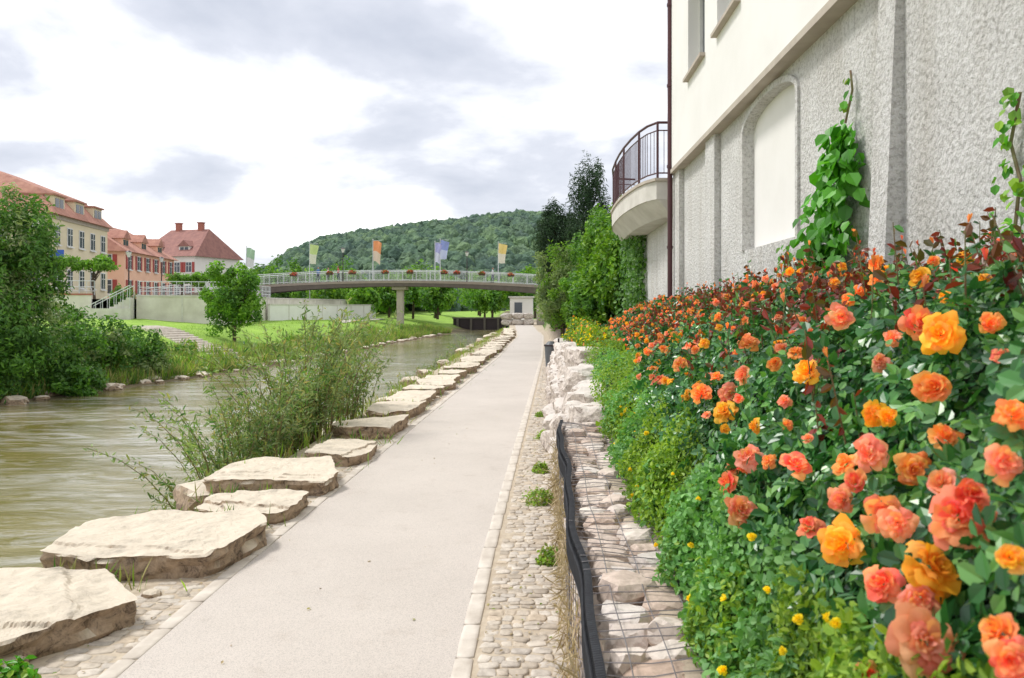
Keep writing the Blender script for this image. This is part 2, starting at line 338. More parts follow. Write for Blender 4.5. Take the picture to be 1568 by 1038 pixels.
def cob_field(name,pts,sizes,m,parent,jit=.04,rotj=.12,ex_=7,zj=.1):
    V0,F0=domed(ex_); n=len(pts); P=np.array(pts); sz=np.array(sizes)
    a=rng.normal(size=n)*rotj; c,s=np.cos(a),np.sin(a)
    W=V0[None]*sz[:,None,:]; 
    W[...,0]*=1+.16*rng.normal(size=(n,1))*V0[None,:,1]*2*jit*12; W[...,1]*=1+.16*rng.normal(size=(n,1))*V0[None,:,0]*2*jit*12
    W[...,:2]*=(1+rng.normal(size=W[...,:2].shape)*jit); W[...,2]*=(1+rng.normal(size=W[...,2].shape)*zj)
    X=W[...,0]*c[:,None]-W[...,1]*s[:,None]; Y=W[...,0]*s[:,None]+W[...,1]*c[:,None]
    V=np.stack([X,Y,W[...,2]],-1)+P[:,None,:]
    Fc=(F0[None]+(np.arange(n)*len(V0))[:,None,None]).reshape(-1,4)
    return fast(name,V.reshape(-1,3),Fc,[m],smooth=True,parent=parent)
pv=empty('path_edging'); pts=[];sz=[]
for fn,side in ((PL,-1),(PR,1)):
    y=-1.0
    while y<62:
        l=.42+.15*random.random(); pts.append((float(fn(y))+side*.052,y+l/2,.007)); sz.append((.105,l-.007,.010)); y+=l
cob_field('edge_pavers',pts,sz,M_paver,pv,jit=.003,rotj=.006,ex_=18,zj=.03)
pts=[];sz=[]
y=-.5
while y<45:
    st=random.uniform(.06,.10) if y<14 else .12
    a=float(PR(y))+.125; b=float(G(y))+.06; x=a+random.random()*.02
    while x<b:
        wd_=random.uniform(.055,.125); pts.append((x+wd_/2,y+random.gauss(0,.009),.002+random.gauss(0,.0025))); sz.append((wd_*.94,st*random.uniform(.85,1.0),.009)); x+=wd_
    a=float(PL(y))-.52; x=a+random.random()*.04
    while x<float(PL(y))-.14:
        wd_=random.uniform(.08,.15)
        if random.random()<.9: pts.append((x+wd_/2,y+random.gauss(0,.012),.001)); sz.append((wd_*.92,st*random.uniform(.85,.98),.009))
        x+=wd_
    y+=st
cob_field('cobbles',pts,sz,M_cob,empty('cobblestone_strip'),jit=.05,rotj=.15,ex_=7,zj=.2)
n=420; y=1.5+24*rng.random(n)**1.5; e_=rng.random(n)<.6; x=np.where(e_,PR(y)+.1+rng.random(n)*.5,PL(y)-.1-rng.random(n)*.35); k=rng.random(n)<.12; x=np.where(k,PL(y)+(PR(y)-PL(y))*rng.random(n),x)
P=np.stack([x,y,np.full(n,.017)],1); V,Fc=scatter(*LEAF,P,frames(n,np.array([0,0,3.]),.5),rng.uniform(.012,.035,n)); fast('fallen_leaves',V,Fc,[L_dry,L_reed],np.repeat(rng.integers(0,2,n),2))
# ------------------------------------------------------------------ bank slabs
sl=[(-3.40,4.85,.92,.66,.20,.05),(-3.06,6.42,.80,.70,.21,.10),(-2.78,7.66,.56,.40,.15,-.08),(-2.92,8.95,.72,.66,.20,.06),(-2.62,10.55,.44,.66,.16,.05),(-2.72,12.75,.56,.82,.18,0)]
y=13.9
while y<70:
    l=random.uniform(.6,1.1); sl.append((float(PL(y+l))-.2-.42-random.random()*.1,y+l,random.uniform(.42,.55),l*1.0,random.uniform(.13,.20),random.gauss(0,.06))); y+=2*l*1.02
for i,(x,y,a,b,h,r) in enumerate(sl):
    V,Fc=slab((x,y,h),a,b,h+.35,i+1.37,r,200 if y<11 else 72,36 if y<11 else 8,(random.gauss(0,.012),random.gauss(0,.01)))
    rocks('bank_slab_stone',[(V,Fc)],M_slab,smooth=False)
lst=[]
for i in range(150):
    y=random.uniform(2,60); x=random.uniform(-5.1,-3.5); s=random.uniform(.12,.38)
    lst.append(rock((x,y,Z(x,y)+s*.15),(s,s*random.uniform(.7,1.2),s*.55),i*1.7,3,amp=.2,rot=random.random()*3))
for i in range(140):
    y=random.uniform(20,90); x=float(WL(y))-random.uniform(-.4,.8); s=random.uniform(.15,.45)
    lst.append(rock((x,y,-1.15),(s,s,s*.55),i*1.1+300,2,amp=.2,rot=random.random()*3))
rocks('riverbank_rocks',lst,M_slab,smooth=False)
lst=[rock((-2.75+random.gauss(0,.12),4.0+random.gauss(0,.2),.02),(.12,.1,.07),50+i,3,amp=.2) for i in range(3)]
lst+=[rock((float(PL(yy))-.38+random.gauss(0,.05),yy,.01),(.07,.06,.04),60+yy,2,amp=.2) for yy in np.arange(5.5,30,.6)]
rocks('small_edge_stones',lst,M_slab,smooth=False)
# ------------------------------------------------------------------ gabion
gab=empty('gabion_wall'); lst=[]
y=.8
while y<8.7:
    x=.24+random.random()*.05
    while x<.92:
        s=random.uniform(.07,.135)
        lst.append(rock((x+s*.8,y+random.gauss(0,.04),.665+random.gauss(0,.022)),(s,s*random.uniform(.75,1.3),.07),len(lst)*1.3+.1,3,amp=.2,rot=random.gauss(0,.5),np_=7)); x+=s*1.75
    for z in (.08,.24,.4,.56):
        s=random.uniform(.08,.12); lst.append(rock((.27+random.gauss(0,.01),y+random.gauss(0,.03),z),(.09,s,.085),len(lst)*1.3+.1,2,amp=.2))
    y+=.2
for y in np.arange(.8,8.7,.12):
    for x in (.35,.5,.65,.8): lst.append(rock((x,y,.59),(.1,.1,.06),x*9+y,2,amp=.2))
rocks('stones',lst,M_gab,parent=gab,smooth=False)
mb=MB(); gx0,gx1,gz=.175,.88,.755
def sag(x,y): return gz+.012*math.sin(x*9+y*3)+.01*math.sin(y*7)
def ex(y): return gx0+.014*math.sin(y*2.3)+.01*math.sin(y*5.1+1)
y=.8
while y<8.75:
    yy=y+random.gauss(0,.008); e_=ex(yy)
    mb.tube([(e_,yy,.01),(e_,yy,sag(e_,yy))],.0024,4); 
    ph=random.random()*6
    mb.tube([(x,yy+.008*math.sin(x*7+ph),sag(x,yy)+.004*math.sin(x*20+ph)) for x in np.linspace(e_,gx1,8)],.0024,4)
    y+=.095
for x in np.linspace(gx0+.13,gx1,5): mb.tube([(x+.006*math.sin(yy*4+x*9),yy,sag(x,yy)+.004) for yy in np.arange(.8,8.75,.2)],.0024,4)
for z in np.arange(.08,.75,.1): mb.tube([(ex(yy)-.004,yy,z) for yy in np.arange(.8,8.72,.3)],.0024,4)
mb.make('wire_mesh',[M_wire],gab)
mb=MB()
y=.8
while y<8.7:
    x=ex(y)+.010; mb.tube([(x-.02,y,gz-.14),(x-.022,y,gz-.03),(x-.008,y,gz+.010),(x+.020,y,gz+.013)],.0065,5); y+=.019
ed=[]
for yy in np.arange(.8,8.75,.1):
    x=ex(yy)+.012; ed.append([(x-.02,yy,gz-.16-.03*math.sin(yy*3)),(x-.02,yy,gz-.02),(x-.004,yy,gz+.010),(x+.022,yy,gz+.010)])
vs=[p for e in ed for p in e]; n=len(ed); mb.add(vs,[(i*4+k,i*4+k+1,(i+1)*4+k+1,(i+1)*4+k) for i in range(n-1) for k in range(3)])
mb.make('edge_matting',[M_black],gab)
BL=np.array([(-.03,0,0),(.03,0,0),(.018,.6,.08),(0,1,.22)]); BF=np.array([(0,1,2,3)])
n=2400; P=np.stack([rng.normal(.145,.016,n),rng.uniform(1,8.8,n),.6*rng.random(n)**1.2],1)
y_=unit(np.stack([rng.normal(-.15,.35,n),rng.normal(0,.7,n),rng.normal(-.1,.8,n)],1)); z_=unit(np.cross(y_,rng.normal(size=(n,3)))); x_=np.cross(y_,z_); R=np.stack([x_,y_,z_],2)
V,Fc=scatter(BL*np.array([.5,1,1.4]),BF,P,R,rng.uniform(.04,.15,n)); fast('dry_grass_fringe',V,Fc,[L_dry])
# ------------------------------------------------------------------ boulder wall
bw=empty('boulder_retaining_wall'); lst=[]
y=9.05
while y<30:
    dy=random.uniform(.5,.75)
    for z,xo in ((.14,.16),(.42,.24),(.68,.38)):
        s=dy*.62
        lst.append(rock((float(G(y))+xo+random.gauss(0,.03),y+random.gauss(0,.06),z),(.25,s,.2),len(lst)*2.1+7,4 if y<16 else 3,amp=.18,rot=random.gauss(0,.15),np_=8))
    if y<24:
        s=random.uniform(.26,.4); lst.append(rock((float(G(y))+.66,y,.78+random.gauss(0,.04)),(s,s*1.1,.2),len(lst)*2.1+9,4 if y<16 else 3,amp=.2,rot=random.random()*3,np_=8))
    y+=dy
lst.append(rock((.74,14.5,1.02),(.32,.7,.28),77.3,4,amp=.2,rot=.2,np_=8)); lst.append(rock((.62,11.8,.92),(.33,.6,.22),78.9,4,amp=.2,rot=-.2,np_=8))
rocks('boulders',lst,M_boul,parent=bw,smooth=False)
# ------------------------------------------------------------------ litter bin
mb=MB(); bx,by=.28,25.5
def ring(r,z,n=16): return [(bx+r*math.cos(2*math.pi*k/n),by+r*math.sin(2*math.pi*k/n)) for k in range(n)]
mb.prism(ring(.16,0),.08,.75,0,ring(.2,0)); mb.prism(ring(.22,0),.75,.8,1); mb.prism(ring(.17,0),.80,.90,0,ring(.09,0)); mb.tube([(bx+.25,by,0),(bx+.25,by,1.0)],.03,8,1)
mb.make('litter_bin',[mat('bin_grey',(.12,.13,.14),None,5,.5),M_dark])
# ------------------------------------------------------------------ bush
def sample_canopy(n,y0,y1,x1=2.95,power=1.0,depth=.16):
    y=y0+(y1-y0)*rng.random(n)**power; lo=x0f(y)-.05
    x=lo+(x1-lo)*rng.random(n)
    h=canH(x,y); e=.05; gx=(canH0(x+e,y)-canH0(x-e,y))/(2*e)
    nrm=unit(np.stack([-gx,-.15*np.ones(n),np.ones(n)],1))
    d=-np.abs(rng.normal(size=n))*depth+.03
    P=np.stack([x,y,h],1)+nrm*d[:,None]
    return P,nrm,h
def steep_sample(n,y0,y1,power,hlo,hhi,x1=2.95,depth=.14):
    y=y0+(y1-y0)*rng.random(n)**power; 
    L=np.interp(y,[0,2.5,5,9,20],[.33,.36,.6,.85,.9]); ht=np.interp(y,*_HT); a=x0f(y)
    zt=hlo+(hhi-hlo)*rng.random(n); fr=np.clip((zt-.8)/ht,0,.985); xz=a-L*np.log(1-fr)
    x=np.minimum(xz,x1); h=canH(x,y); gx=ht/L*np.exp(-(x-a)/L)
    nrm=unit(np.stack([-gx,-.2*np.ones(n),np.ones(n)],1)); d=-np.abs(rng.normal(size=n))*depth+.02
    return np.stack([x,y,h],1)+nrm*d[:,None],nrm,h
rb=empty('rose_bush')
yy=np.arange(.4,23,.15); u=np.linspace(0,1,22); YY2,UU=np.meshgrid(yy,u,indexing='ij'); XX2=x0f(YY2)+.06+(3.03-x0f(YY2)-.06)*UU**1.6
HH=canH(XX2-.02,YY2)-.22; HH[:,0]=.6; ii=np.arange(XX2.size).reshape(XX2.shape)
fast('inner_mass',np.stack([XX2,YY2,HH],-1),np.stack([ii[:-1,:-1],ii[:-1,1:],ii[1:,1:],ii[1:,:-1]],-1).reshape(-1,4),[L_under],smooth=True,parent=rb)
def put(name,T,P,nrm,sca,mats,mi,parent,spread=.6):
    R=frames(len(P),nrm,spread); V,Fc=scatter(T[0],T[1],P,R,sca); k=len(T[1])
    return fast(name,V,Fc,mats,np.repeat(mi,k),parent=parent)
A=steep_sample(9500,.7,8,1.4,1.2,2.25,depth=.17); B=sample_canopy(6500,1.2,9,power=1.2)
P=np.vstack([A[0],B[0]]); N=np.vstack([A[1],B[1]]); 
pr=np.clip((P[:,2]-1.66)*1.2,0,.75)*sm(2.6,5,P[:,1])*(.3+1.2*(vnoise(P[:,0],P[:,1],1.5,9)>-.05)); mi=(rng.random(len(P))<pr).astype(int)
keep=P[:,2]>1.12+.2*vnoise(P[:,0],P[:,1],2.5,7); P,N,mi=P[keep],N[keep],mi[keep]
put('leaves',COMP,P,N,rng.uniform(.075,.13,len(P)),[L_rose,L_red],mi,rb,.7)
B=sample_canopy(16000,8,22,depth=.14); P,N=B[0],B[1]
pr=np.clip(.25+.9*vnoise(P[:,0],P[:,1],1.3,9),0.05,.7)*(P[:,2]>1.5); mi=(rng.random(len(P))<pr).astype(int); mi=np.where(P[:,2]<1.35,2,mi)
put('far_leaves',LEAF,P,N,rng.uniform(.06,.11,len(P)),[L_rose,L_red,L_low],mi,rb,.8)
mb=MB(); SP=[]; BP=[]
for i in range(560):
    y=random.uniform(2.4,14); x=random.uniform(.95,2.9) if y<6 else random.uniform(1.4,2.9); h=float(canH(np.array([x]),np.array([y]))[0])
    l=random.uniform(.06,.26); p0=Vector((x,y,h-.1)); p1=p0+Vector((random.gauss(-.03,.06),random.gauss(0,.06),l+.1)); mb.tube([p0,p1],[.004,.0022],4)
    for k in range(7): q=p0.lerp(p1,.35+.1*k); SP.append(q[:])
    if random.random()<.4: BP.append(p1[:])
mb.make('shoots',[M_stem],rb); SP=np.array(SP)
put('red_shoot_leaves',LEAF,SP,np.array([0,0,.3]),rng.uniform(.035,.07,len(SP)),[L_rose,L_red],(rng.random(len(SP))<.68).astype(int),rb,1)
# low shrubs
ps=empty('yellow_flowering_shrub')
A=steep_sample(30000,.9,9.5,1.3,.78,1.32,depth=.1); P,N,h=A; P[:,0]-=.22*np.maximum(0,vnoise(P[:,1],P[:,2],1.8,3)+.12)
k=vnoise(P[:,0]*.5,P[:,1],1.1,21)>.0
put('leaves',LEAF,P[~k],N[~k],rng.uniform(.02,.038,(~k).sum()),[L_low],np.zeros((~k).sum(),int),ps,.9)
put('leaves',BROAD,P[k],N[k],rng.uniform(.02,.036,k.sum()),[L_mint],np.zeros(k.sum(),int),empty('mint_plant'),.9)
def mound(name,cx,cy,cz,rx,ry,rz,n,T,s,mats,w=None,inner=True,par=None,flow=None):
    e=par or empty(name); d=unit(rng.normal(size=(n,3))); d[:,2]=np.abs(d[:,2]); q=np.array([noise.noise(Vector(v)*2.1+Vector((cx,cy,0))) for v in d])
    r=(1+.45*q)*(1-.22*np.abs(rng.normal(size=n))); P=np.array([cx,cy,cz])+d*r[:,None]*np.array([rx,ry,rz])
    mi=rng.choice(len(mats),n,p=w); put('leaves',T,P,d+np.array([0,0,.4]),rng.uniform(s*.7,s*1.3,n),mats,mi,e,.8)
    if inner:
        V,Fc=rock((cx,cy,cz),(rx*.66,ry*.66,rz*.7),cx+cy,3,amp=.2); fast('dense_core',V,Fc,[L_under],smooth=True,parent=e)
    return e
for i,(cx,cy,cz,rx,ry,rz) in enumerate([(.93,7.6,.85,.36,.55,.5),(1.0,9.3,.85,.4,.7,.58),(1.05,11.2,.9,.38,.7,.5),(1.15,13.5,.9,.4,.9,.55),(.82,6.1,.78,.27,.42,.44),(.78,4.75,.76,.25,.4,.42),(.73,3.65,.76,.19,.3,.36),(.70,2.85,.76,.16,.26,.32),(.68,2.2,.76,.14,.22,.3)]):
    mound('green_perennial',cx,cy,cz,rx,ry,rz,3800,LEAF,.04 if cy>4 else .03,[L_mint,L_low],[[.85,.15],[.2,.8]][i%2])
for (cx,cy,rx,ry,rz,m) in [(1.3,17,.4,1.2,.6,L_low),(1.25,20,.4,1.4,.55,L_vine),(1.4,23,.5,1.5,.6,L_low),(1.3,27,.6,2,.7,L_vine)]:
    mound('flowering_border',cx,cy,.95,rx,ry,rz,2200,LEAF,.09,[m,P_y2,P_or],[.80,.14,.06])
# roses
def rose_tmpl(seed,op=1.0,layers=6):
    r=random.Random(seed); V=[];Fc=[]; LY=[(.13,.60,1.3,3,.12),(.27,.62,1.05,4,.08),(.42,.62,.92,5,.04),(.60,.56,.8,6,0),(.80,.44,.72,7,-.07),(1.0,.22,.64,7,-.12)][:layers]
    sx,sy=r.uniform(.88,1.08),r.uniform(.88,1.08); tx,ty=r.gauss(0,.10),r.gauss(0,.10)
    for R,H,Aw,n,zc in LY:
        ph=r.random()*6
        for i in range(n):
            if R>.5 and r.random()<.10: continue
            a0=ph+2*math.pi*i/n+r.gauss(0,.2); o=len(V); rs=R*r.uniform(.8,1.12); hh=H*op*r.uniform(.8,1.25); cu=r.uniform(.05,.34); wv_=r.random()*6; aw=Aw*r.uniform(.85,1.12); fo=r.uniform(-.08,.13)
            for iv in range(5):
                v=iv/4
                for iu in range(6):
                    uu=-1+iu/2.5; wv=aw*(.35+.9*v-.35*v*v); ra=rs*(.12+.88*v**.75)*(1-.05*uu*uu)+.02*r.random(); edge=(1-.16*uu*uu*v+.07*math.sin(wv_+uu*4)*v)
                    X=ra*edge*math.cos(a0+uu*wv)*sx; Y=ra*edge*math.sin(a0+uu*wv)*sy
                    V.append((X+tx*v,Y+ty*v,zc+hh*v*(1-.15*uu*uu)-cu*v**4*1.1+.08*math.sin(wv_*2+uu*5)*v+fo*v*uu+r.gauss(0,.012)))
            for iv in range(4):
                for iu in range(5): b=o+iv*6+iu; Fc.append((b,b+1,b+7,b+6))
    return np.array(V)*.5,np.array(Fc)
RT=[rose_tmpl(i,[1,1.25,.85,1.1,.9,1.3,1.0,1.15,.8,1.1][i],[6,5,6,6,6,5,6,6,6,6][i]) for i in range(10)]
BUD=rose_tmpl(40,1.9,2)
near=[(1452,520,66,0),(1415,505,50,3),(1445,600,72,1),(1310,830,62,0),(1370,890,50,3),(1440,865,80,0),(1435,975,85,2),(1345,1025,45,3),(1480,790,80,3),(1500,760,55,3),(1370,785,65,2),(1235,715,42,3),(1325,742,40,3),
(1308,712,36,1),(1345,700,48,2),(1250,575,40,0),(1120,632,40,0),(1085,605,35,1),(1155,575,35,2),(1160,700,48,2),(1148,782,50,2),(1255,805,38,3),(1410,720,45,1),(1460,675,42,1),(1550,710,50,2),(1562,640,45,1),(1525,505,32,1),
(1050,560,32,1),(1310,378,38,0),(1355,415,30,1),(1420,430,35,0),(1300,490,35,2),(1158,530,28,1),(1130,740,32,3),(1355,635,35,0),(1065,535,24,2),(1560,850,50,0),(1425,910,55,2),(1390,800,45,2),(1455,745,45,2),(1200,560,26,1),(1130,605,32,2),(1230,545,28,1),(1545,960,45,1),(1560,1000,40,3)]
groups={0:[],1:[],2:[],3:[]}; rpos=[]
for (px,py,s,c_) in near:
    h=hit(px,py)
    if h: 
        x,y,z=h; groups[c_].append((x-.05,y-.06,z+.015,min(.13,max(.07,s*y/F*1.22)))); rpos.append((x,y,z))
tries=0
while len(rpos)<700 and tries<8000:
    tries+=1
    y=1.7+20*random.random()**1.2; lo=float(x0f(y)); x=lo+.12+(2.8-lo)*random.random()**1.25
    z=float(canH(np.array([x]),np.array([y]))[0])
    if z<1.3 or y<2.0: continue
    if noise.noise(Vector((x*1.7,y*1.7,31)))<-.12 and random.random()<.7: continue
    if any((x-a)**2+(y-b)**2+(z-c)**2<(.08)**2 for a,b,c in rpos): continue
    if y<4.5 and random.random()<.5: continue
    rpos.append((x,y,z)); groups[random.choice([0,0,1,1,2,2,3])].append((x-.04,y-.04,z+.025+.05*random.random(),random.uniform(.045,.08) if y<6 else random.uniform(.06,.095)))
for c_,m,nm in ((0,P_yel,'amber_roses'),(1,P_or,'orange_roses'),(2,P_co,'coral_roses'),(3,P_rd,'red_roses')):
    Vs=[];Fs=[];o=0
    for i,(x,y,z,s) in enumerate(groups[c_]):
        T=RT[(i*3+c_)%10]; R=frames(1,np.array([[-.45,-.75,.55]]),.35); V,Fc=scatter(T[0],T[1],np.array([[x,y,z]]),R,[s]); Vs.append(V);Fs.append(Fc+o);o+=len(V)
    fast(nm,np.vstack(Vs),np.vstack(Fs),[m],smooth=True,parent=rb)
BP=np.array(BP); V,Fc=scatter(BUD[0],BUD[1],BP,frames(len(BP),np.array([0,0,1.]),.25),rng.uniform(.05,.085,len(BP))); fast('rose_buds',V,Fc,[P_rd,P_or],(np.arange(len(Fc))//len(BUD[1]))%2,smooth=True,parent=rb)
T=rose_tmpl(9); P=[]
for (px,py) in [(1178,830),(1255,955),(1315,960),(1300,950),(1080,840),(1205,910),(1230,1000),(1090,770)]:
    h=hit(px,py); 
    if h: P.append((h[0]-.07,h[1]-.05,h[2]+.03))
for i in range(36):
    y=random.uniform(1.6,9); x=float(x0f(y))+random.uniform(0,.18); P.append((x-.05,y,float(canH(np.array([x]),np.array([y]))[0])+.01))
P=np.array(P); V,Fc=scatter(T[0],T[1],P,frames(len(P),np.array([-.4,-.6,.7]),.4),rng.uniform(.022,.042,len(P))); fast('yellow_flowers',V,Fc,[P_y2],smooth=True,parent=ps)
# ------------------------------------------------------------------ building on right
bd=empty('riverside_building')
mb=MB(); zc=5.05; xu=2.88; Yn=-3.0; Ye=17.9
wins=[(1.6,3.1),(4.1,5.6),(6.6,8.1),(9.1,10.6),(11.6,13.1),(14.1,15.7)]; zs,zt=6.5,8.3
mb.box(xu,3.2,Yn,Ye,zc,zs,0); mb.box(xu,3.2,Yn,Ye,zt,14,0)
e=Yn
for a,b in wins+[(Ye,Ye)]:
    mb.box(xu,3.2,e,a,zs,zt,0); e=b
mb.box(3.2,9,Yn,Ye,zc,14,0)
mb.make('upper_wall',[M_white],bd)
mb=MB()
for a,b in wins:
    mb.box(3.16,3.19,a,b,zs,zt,1); 
    for (y0,y1,z0,z1) in ((a,a+.07,zs,zt),(b-.07,b,zs,zt),(a+.07,b-.07,zs,zs+.07),(a+.07,b-.07,zt-.07,zt),((a+b)/2-.04,(a+b)/2+.04,zs+.07,zt-.07)): mb.box(3.10,3.158,y0,y1,z0,z1,0)
    mb.box(2.78,3.09,a-.05,b+.05,zs-.06,zs-.003,2)
mb.make('windows',[M_frame,M_glass,M_trim],bd)
mb=MB(); mb.box(xu-.03,3.2,Yn,Ye+.02,zc-.09,zc-.003,0); mb.make('ledge',[M_trim],bd)
xl=3.05; ya_,yb_=9.5,12.0; zb=2.85
mb=MB(); mb.box(xl,3.4,Yn,ya_,0,zc-.09,0); mb.box(xl,3.4,yb_,26.3,0,zc-.09,0)
mb.box(xl,3.4,ya_,yb_,0,zb,0)
n=16; arch=lambda y: 4.6+.27*math.sqrt(max(0,1-((y-10.75)/1.25)**2))
for i in range(n):
    y0=ya_+(yb_-ya_)*i/n; y1=ya_+(yb_-ya_)*(i+1)/n
    mb.add([(xl,y0,arch(y0)),(xl,y1,arch(y1)),(xl,y1,zc-.09),(xl,y0,zc-.09)],[(0,1,2,3)],0)
    mb.add([(xl,y0,arch(y0)),(xl,y1,arch(y1)),(xl+.14,y1,arch(y1)),(xl+.14,y0,arch(y0))],[(0,1,2,3)],0)
mb.box(xl+.14,3.4,ya_,yb_,zb,zc-.09,1)
mb.box(xl-.11,xl-.002,13.6,14.35,0,zc-.09,0); mb.box(xl-.11,xl-.002,17.1,17.9,0,zc-.09,0); 
mb.add([(2.78,6.7,0),(2.78,7.05,0),(xl+.01,7.05,0),(xl+.01,6.7,0),(2.99,6.7,zc-.09),(2.99,7.05,zc-.09),(xl+.01,7.05,zc-.09),(xl+.01,6.7,zc-.09)],[(0,3,2,1),(4,5,6,7),(0,1,5,4),(1,2,6,5),(2,3,7,6),(3,0,4,7)],0)
n=20; pts_=[(ya_-.09,zb),(ya_-.09,4.6)]+[(10.75+1.34*math.cos(math.pi-math.pi*i/n),4.6+.36*math.sin(math.pi*i/n)) for i in range(1,n)]+[(yb_+.09,4.6),(yb_+.09,zb)]
pin=[(ya_,zb),(ya_,4.6)]+[(10.75+1.25*math.cos(math.pi-math.pi*i/n),4.6+.27*math.sin(math.pi*i/n)) for i in range(1,n)]+[(yb_,4.6),(yb_,zb)]
for i in range(len(pts_)-1):
    a,b,c2,d=pts_[i],pts_[i+1],pin[i+1],pin[i]; X=xl-.035
    mb.add([(X,*a),(X,*b),(X,*c2),(X,*d),(xl,*a),(xl,*b),(xl,*c2),(xl,*d)],[(0,1,2,3),(0,1,5,4),(3,2,6,7)],0)
mb.make('lower_wall',[M_stucco,M_white],bd)
mb=MB(); mb.tube([(2.85,17.75,.8),(2.85,17.75,14)],.055,12); 
for z in np.arange(1.5,14,1.8): mb.tube([(2.85,17.75,z),(2.85,17.75,z+.06)],.07,12)
mb.make('downpipe',[M_maroon],bd,smooth=False)
bal=empty('balcony'); out=[(3.04,18.1),(2.6,18.1),(2.42,18.5),(2.3,19.1),(2.2,20),(2.13,21),(2.1,22),(2.1,23),(2.13,24.3),(2.3,26),(3.04,26.2)]
inn=[(3.04,18.5)]+[(x+.38,y+.15) for x,y in out[1:-1]]+[(3.04,26)]
inn=[(min(x,3.04),y) for x,y in inn]
mb=MB(); mb.prism(out,4.45,4.86,0); mb.prism(inn,4.08,4.447,0,[(x+ (0.03 if x<3 else 0),y) for x,y in out]); ed_=[(x-.04 if x<3 else x,y) for x,y in out]; ed_[1]=(2.56,18.06); ed_[0]=(3.04,18.06); mb.prism(ed_,4.863,4.93,1)
mb.make('slab',[M_conc,M_trim],bal)
mb=MB(); rp=[(x+.03,y+.03) for x,y in out]; 
mb.tube([(x,y,6.2) for x,y in rp],.03,8); mb.tube([(x,y,5.05) for x,y in rp],.018,6); mb.tube([(x,y,6.02) for x,y in rp],.015,6)
for i in range(len(rp)-1):
    a,b=Vector((*rp[i],0)),Vector((*rp[i+1],0)); L=(b-a).length; k=max(1,int(L/.12))
    for j in range(k):
        q=a.lerp(b,j/k); mb.tube([(q.x,q.y,5.05),(q.x,q.y,6.02)],.009,4)
    if i%2==1 or i==0: mb.tube([(a.x,a.y,4.6),(a.x,a.y,6.2)],.028,6)
mb.make('railing',[M_maroon],bal)
# ------------------------------------------------------------------ climbing plants on wall
def climber(name,pts,n,s,wid,mats,dep=.05):
    e=empty(name); mb=MB(); mb.tube(pts,[.012]*len(pts),5); mb.make('stem',[M_stem],e)
    pts=np.array(pts); k=len(pts)-1; u=rng.random(n)*k; i=np.minimum(u.astype(int),k-1); f=(u-i)[:,None]
    w=np.interp(u,np.linspace(0,k,len(wid)),wid); P=pts[i]*(1-f)+pts[i+1]*f+np.stack([-np.abs(rng.normal(0,dep,n)),rng.normal(size=n)*w,rng.normal(size=n)*.06],1)
    mi=rng.integers(0,len(mats),n); R=frames(n,np.array([-1.2,-.4,.5]),.55); T=BROAD
    z_=R[:,:,2]; y_=unit(np.array([0,0,-1.])-(z_@np.array([0,0,-1.]))[:,None]*z_+rng.normal(size=(n,3))*.35); y_=unit(y_-(y_*z_).sum(1)[:,None]*z_); R=np.stack([np.cross(y_,z_),y_,z_],2)
    V,Fc=scatter(T[0],T[1],P,R,rng.uniform(s*.6,s*1.2,n)); fast('leaves',V,Fc,mats,np.repeat(mi,2),parent=e)
climber('climbing_vine',[(2.95,8.0,2.1),(2.93,8.15,2.5),(2.95,7.95,2.85),(2.96,8.0,3.2),(2.98,7.75,3.45),(3.0,7.75,3.75)],560,.15,[.2,.26,.3,.28,.16,.03],[L_ivy],.09)
climber('climbing_vine',[(2.97,7.8,3.8),(3.0,7.7,4.1),(3.0,7.75,4.3)],14,.09,[.03],[L_ivy,L_low])
climber('climbing_vine',[(2.9,5.05,2.1),(2.98,5.02,2.5),(3.0,5.0,2.8),(3.0,5.1,3.05),(3.0,5.0,3.35)],70,.075,[.12,.08,.05,.03],[L_ivy,L_vine])
climber('climbing_vine',[(2.9,9.6,2.2),(2.95,9.7,2.5),(2.98,9.6,2.75)],40,.08,[.15,.06],[L_ivy,L_vine])
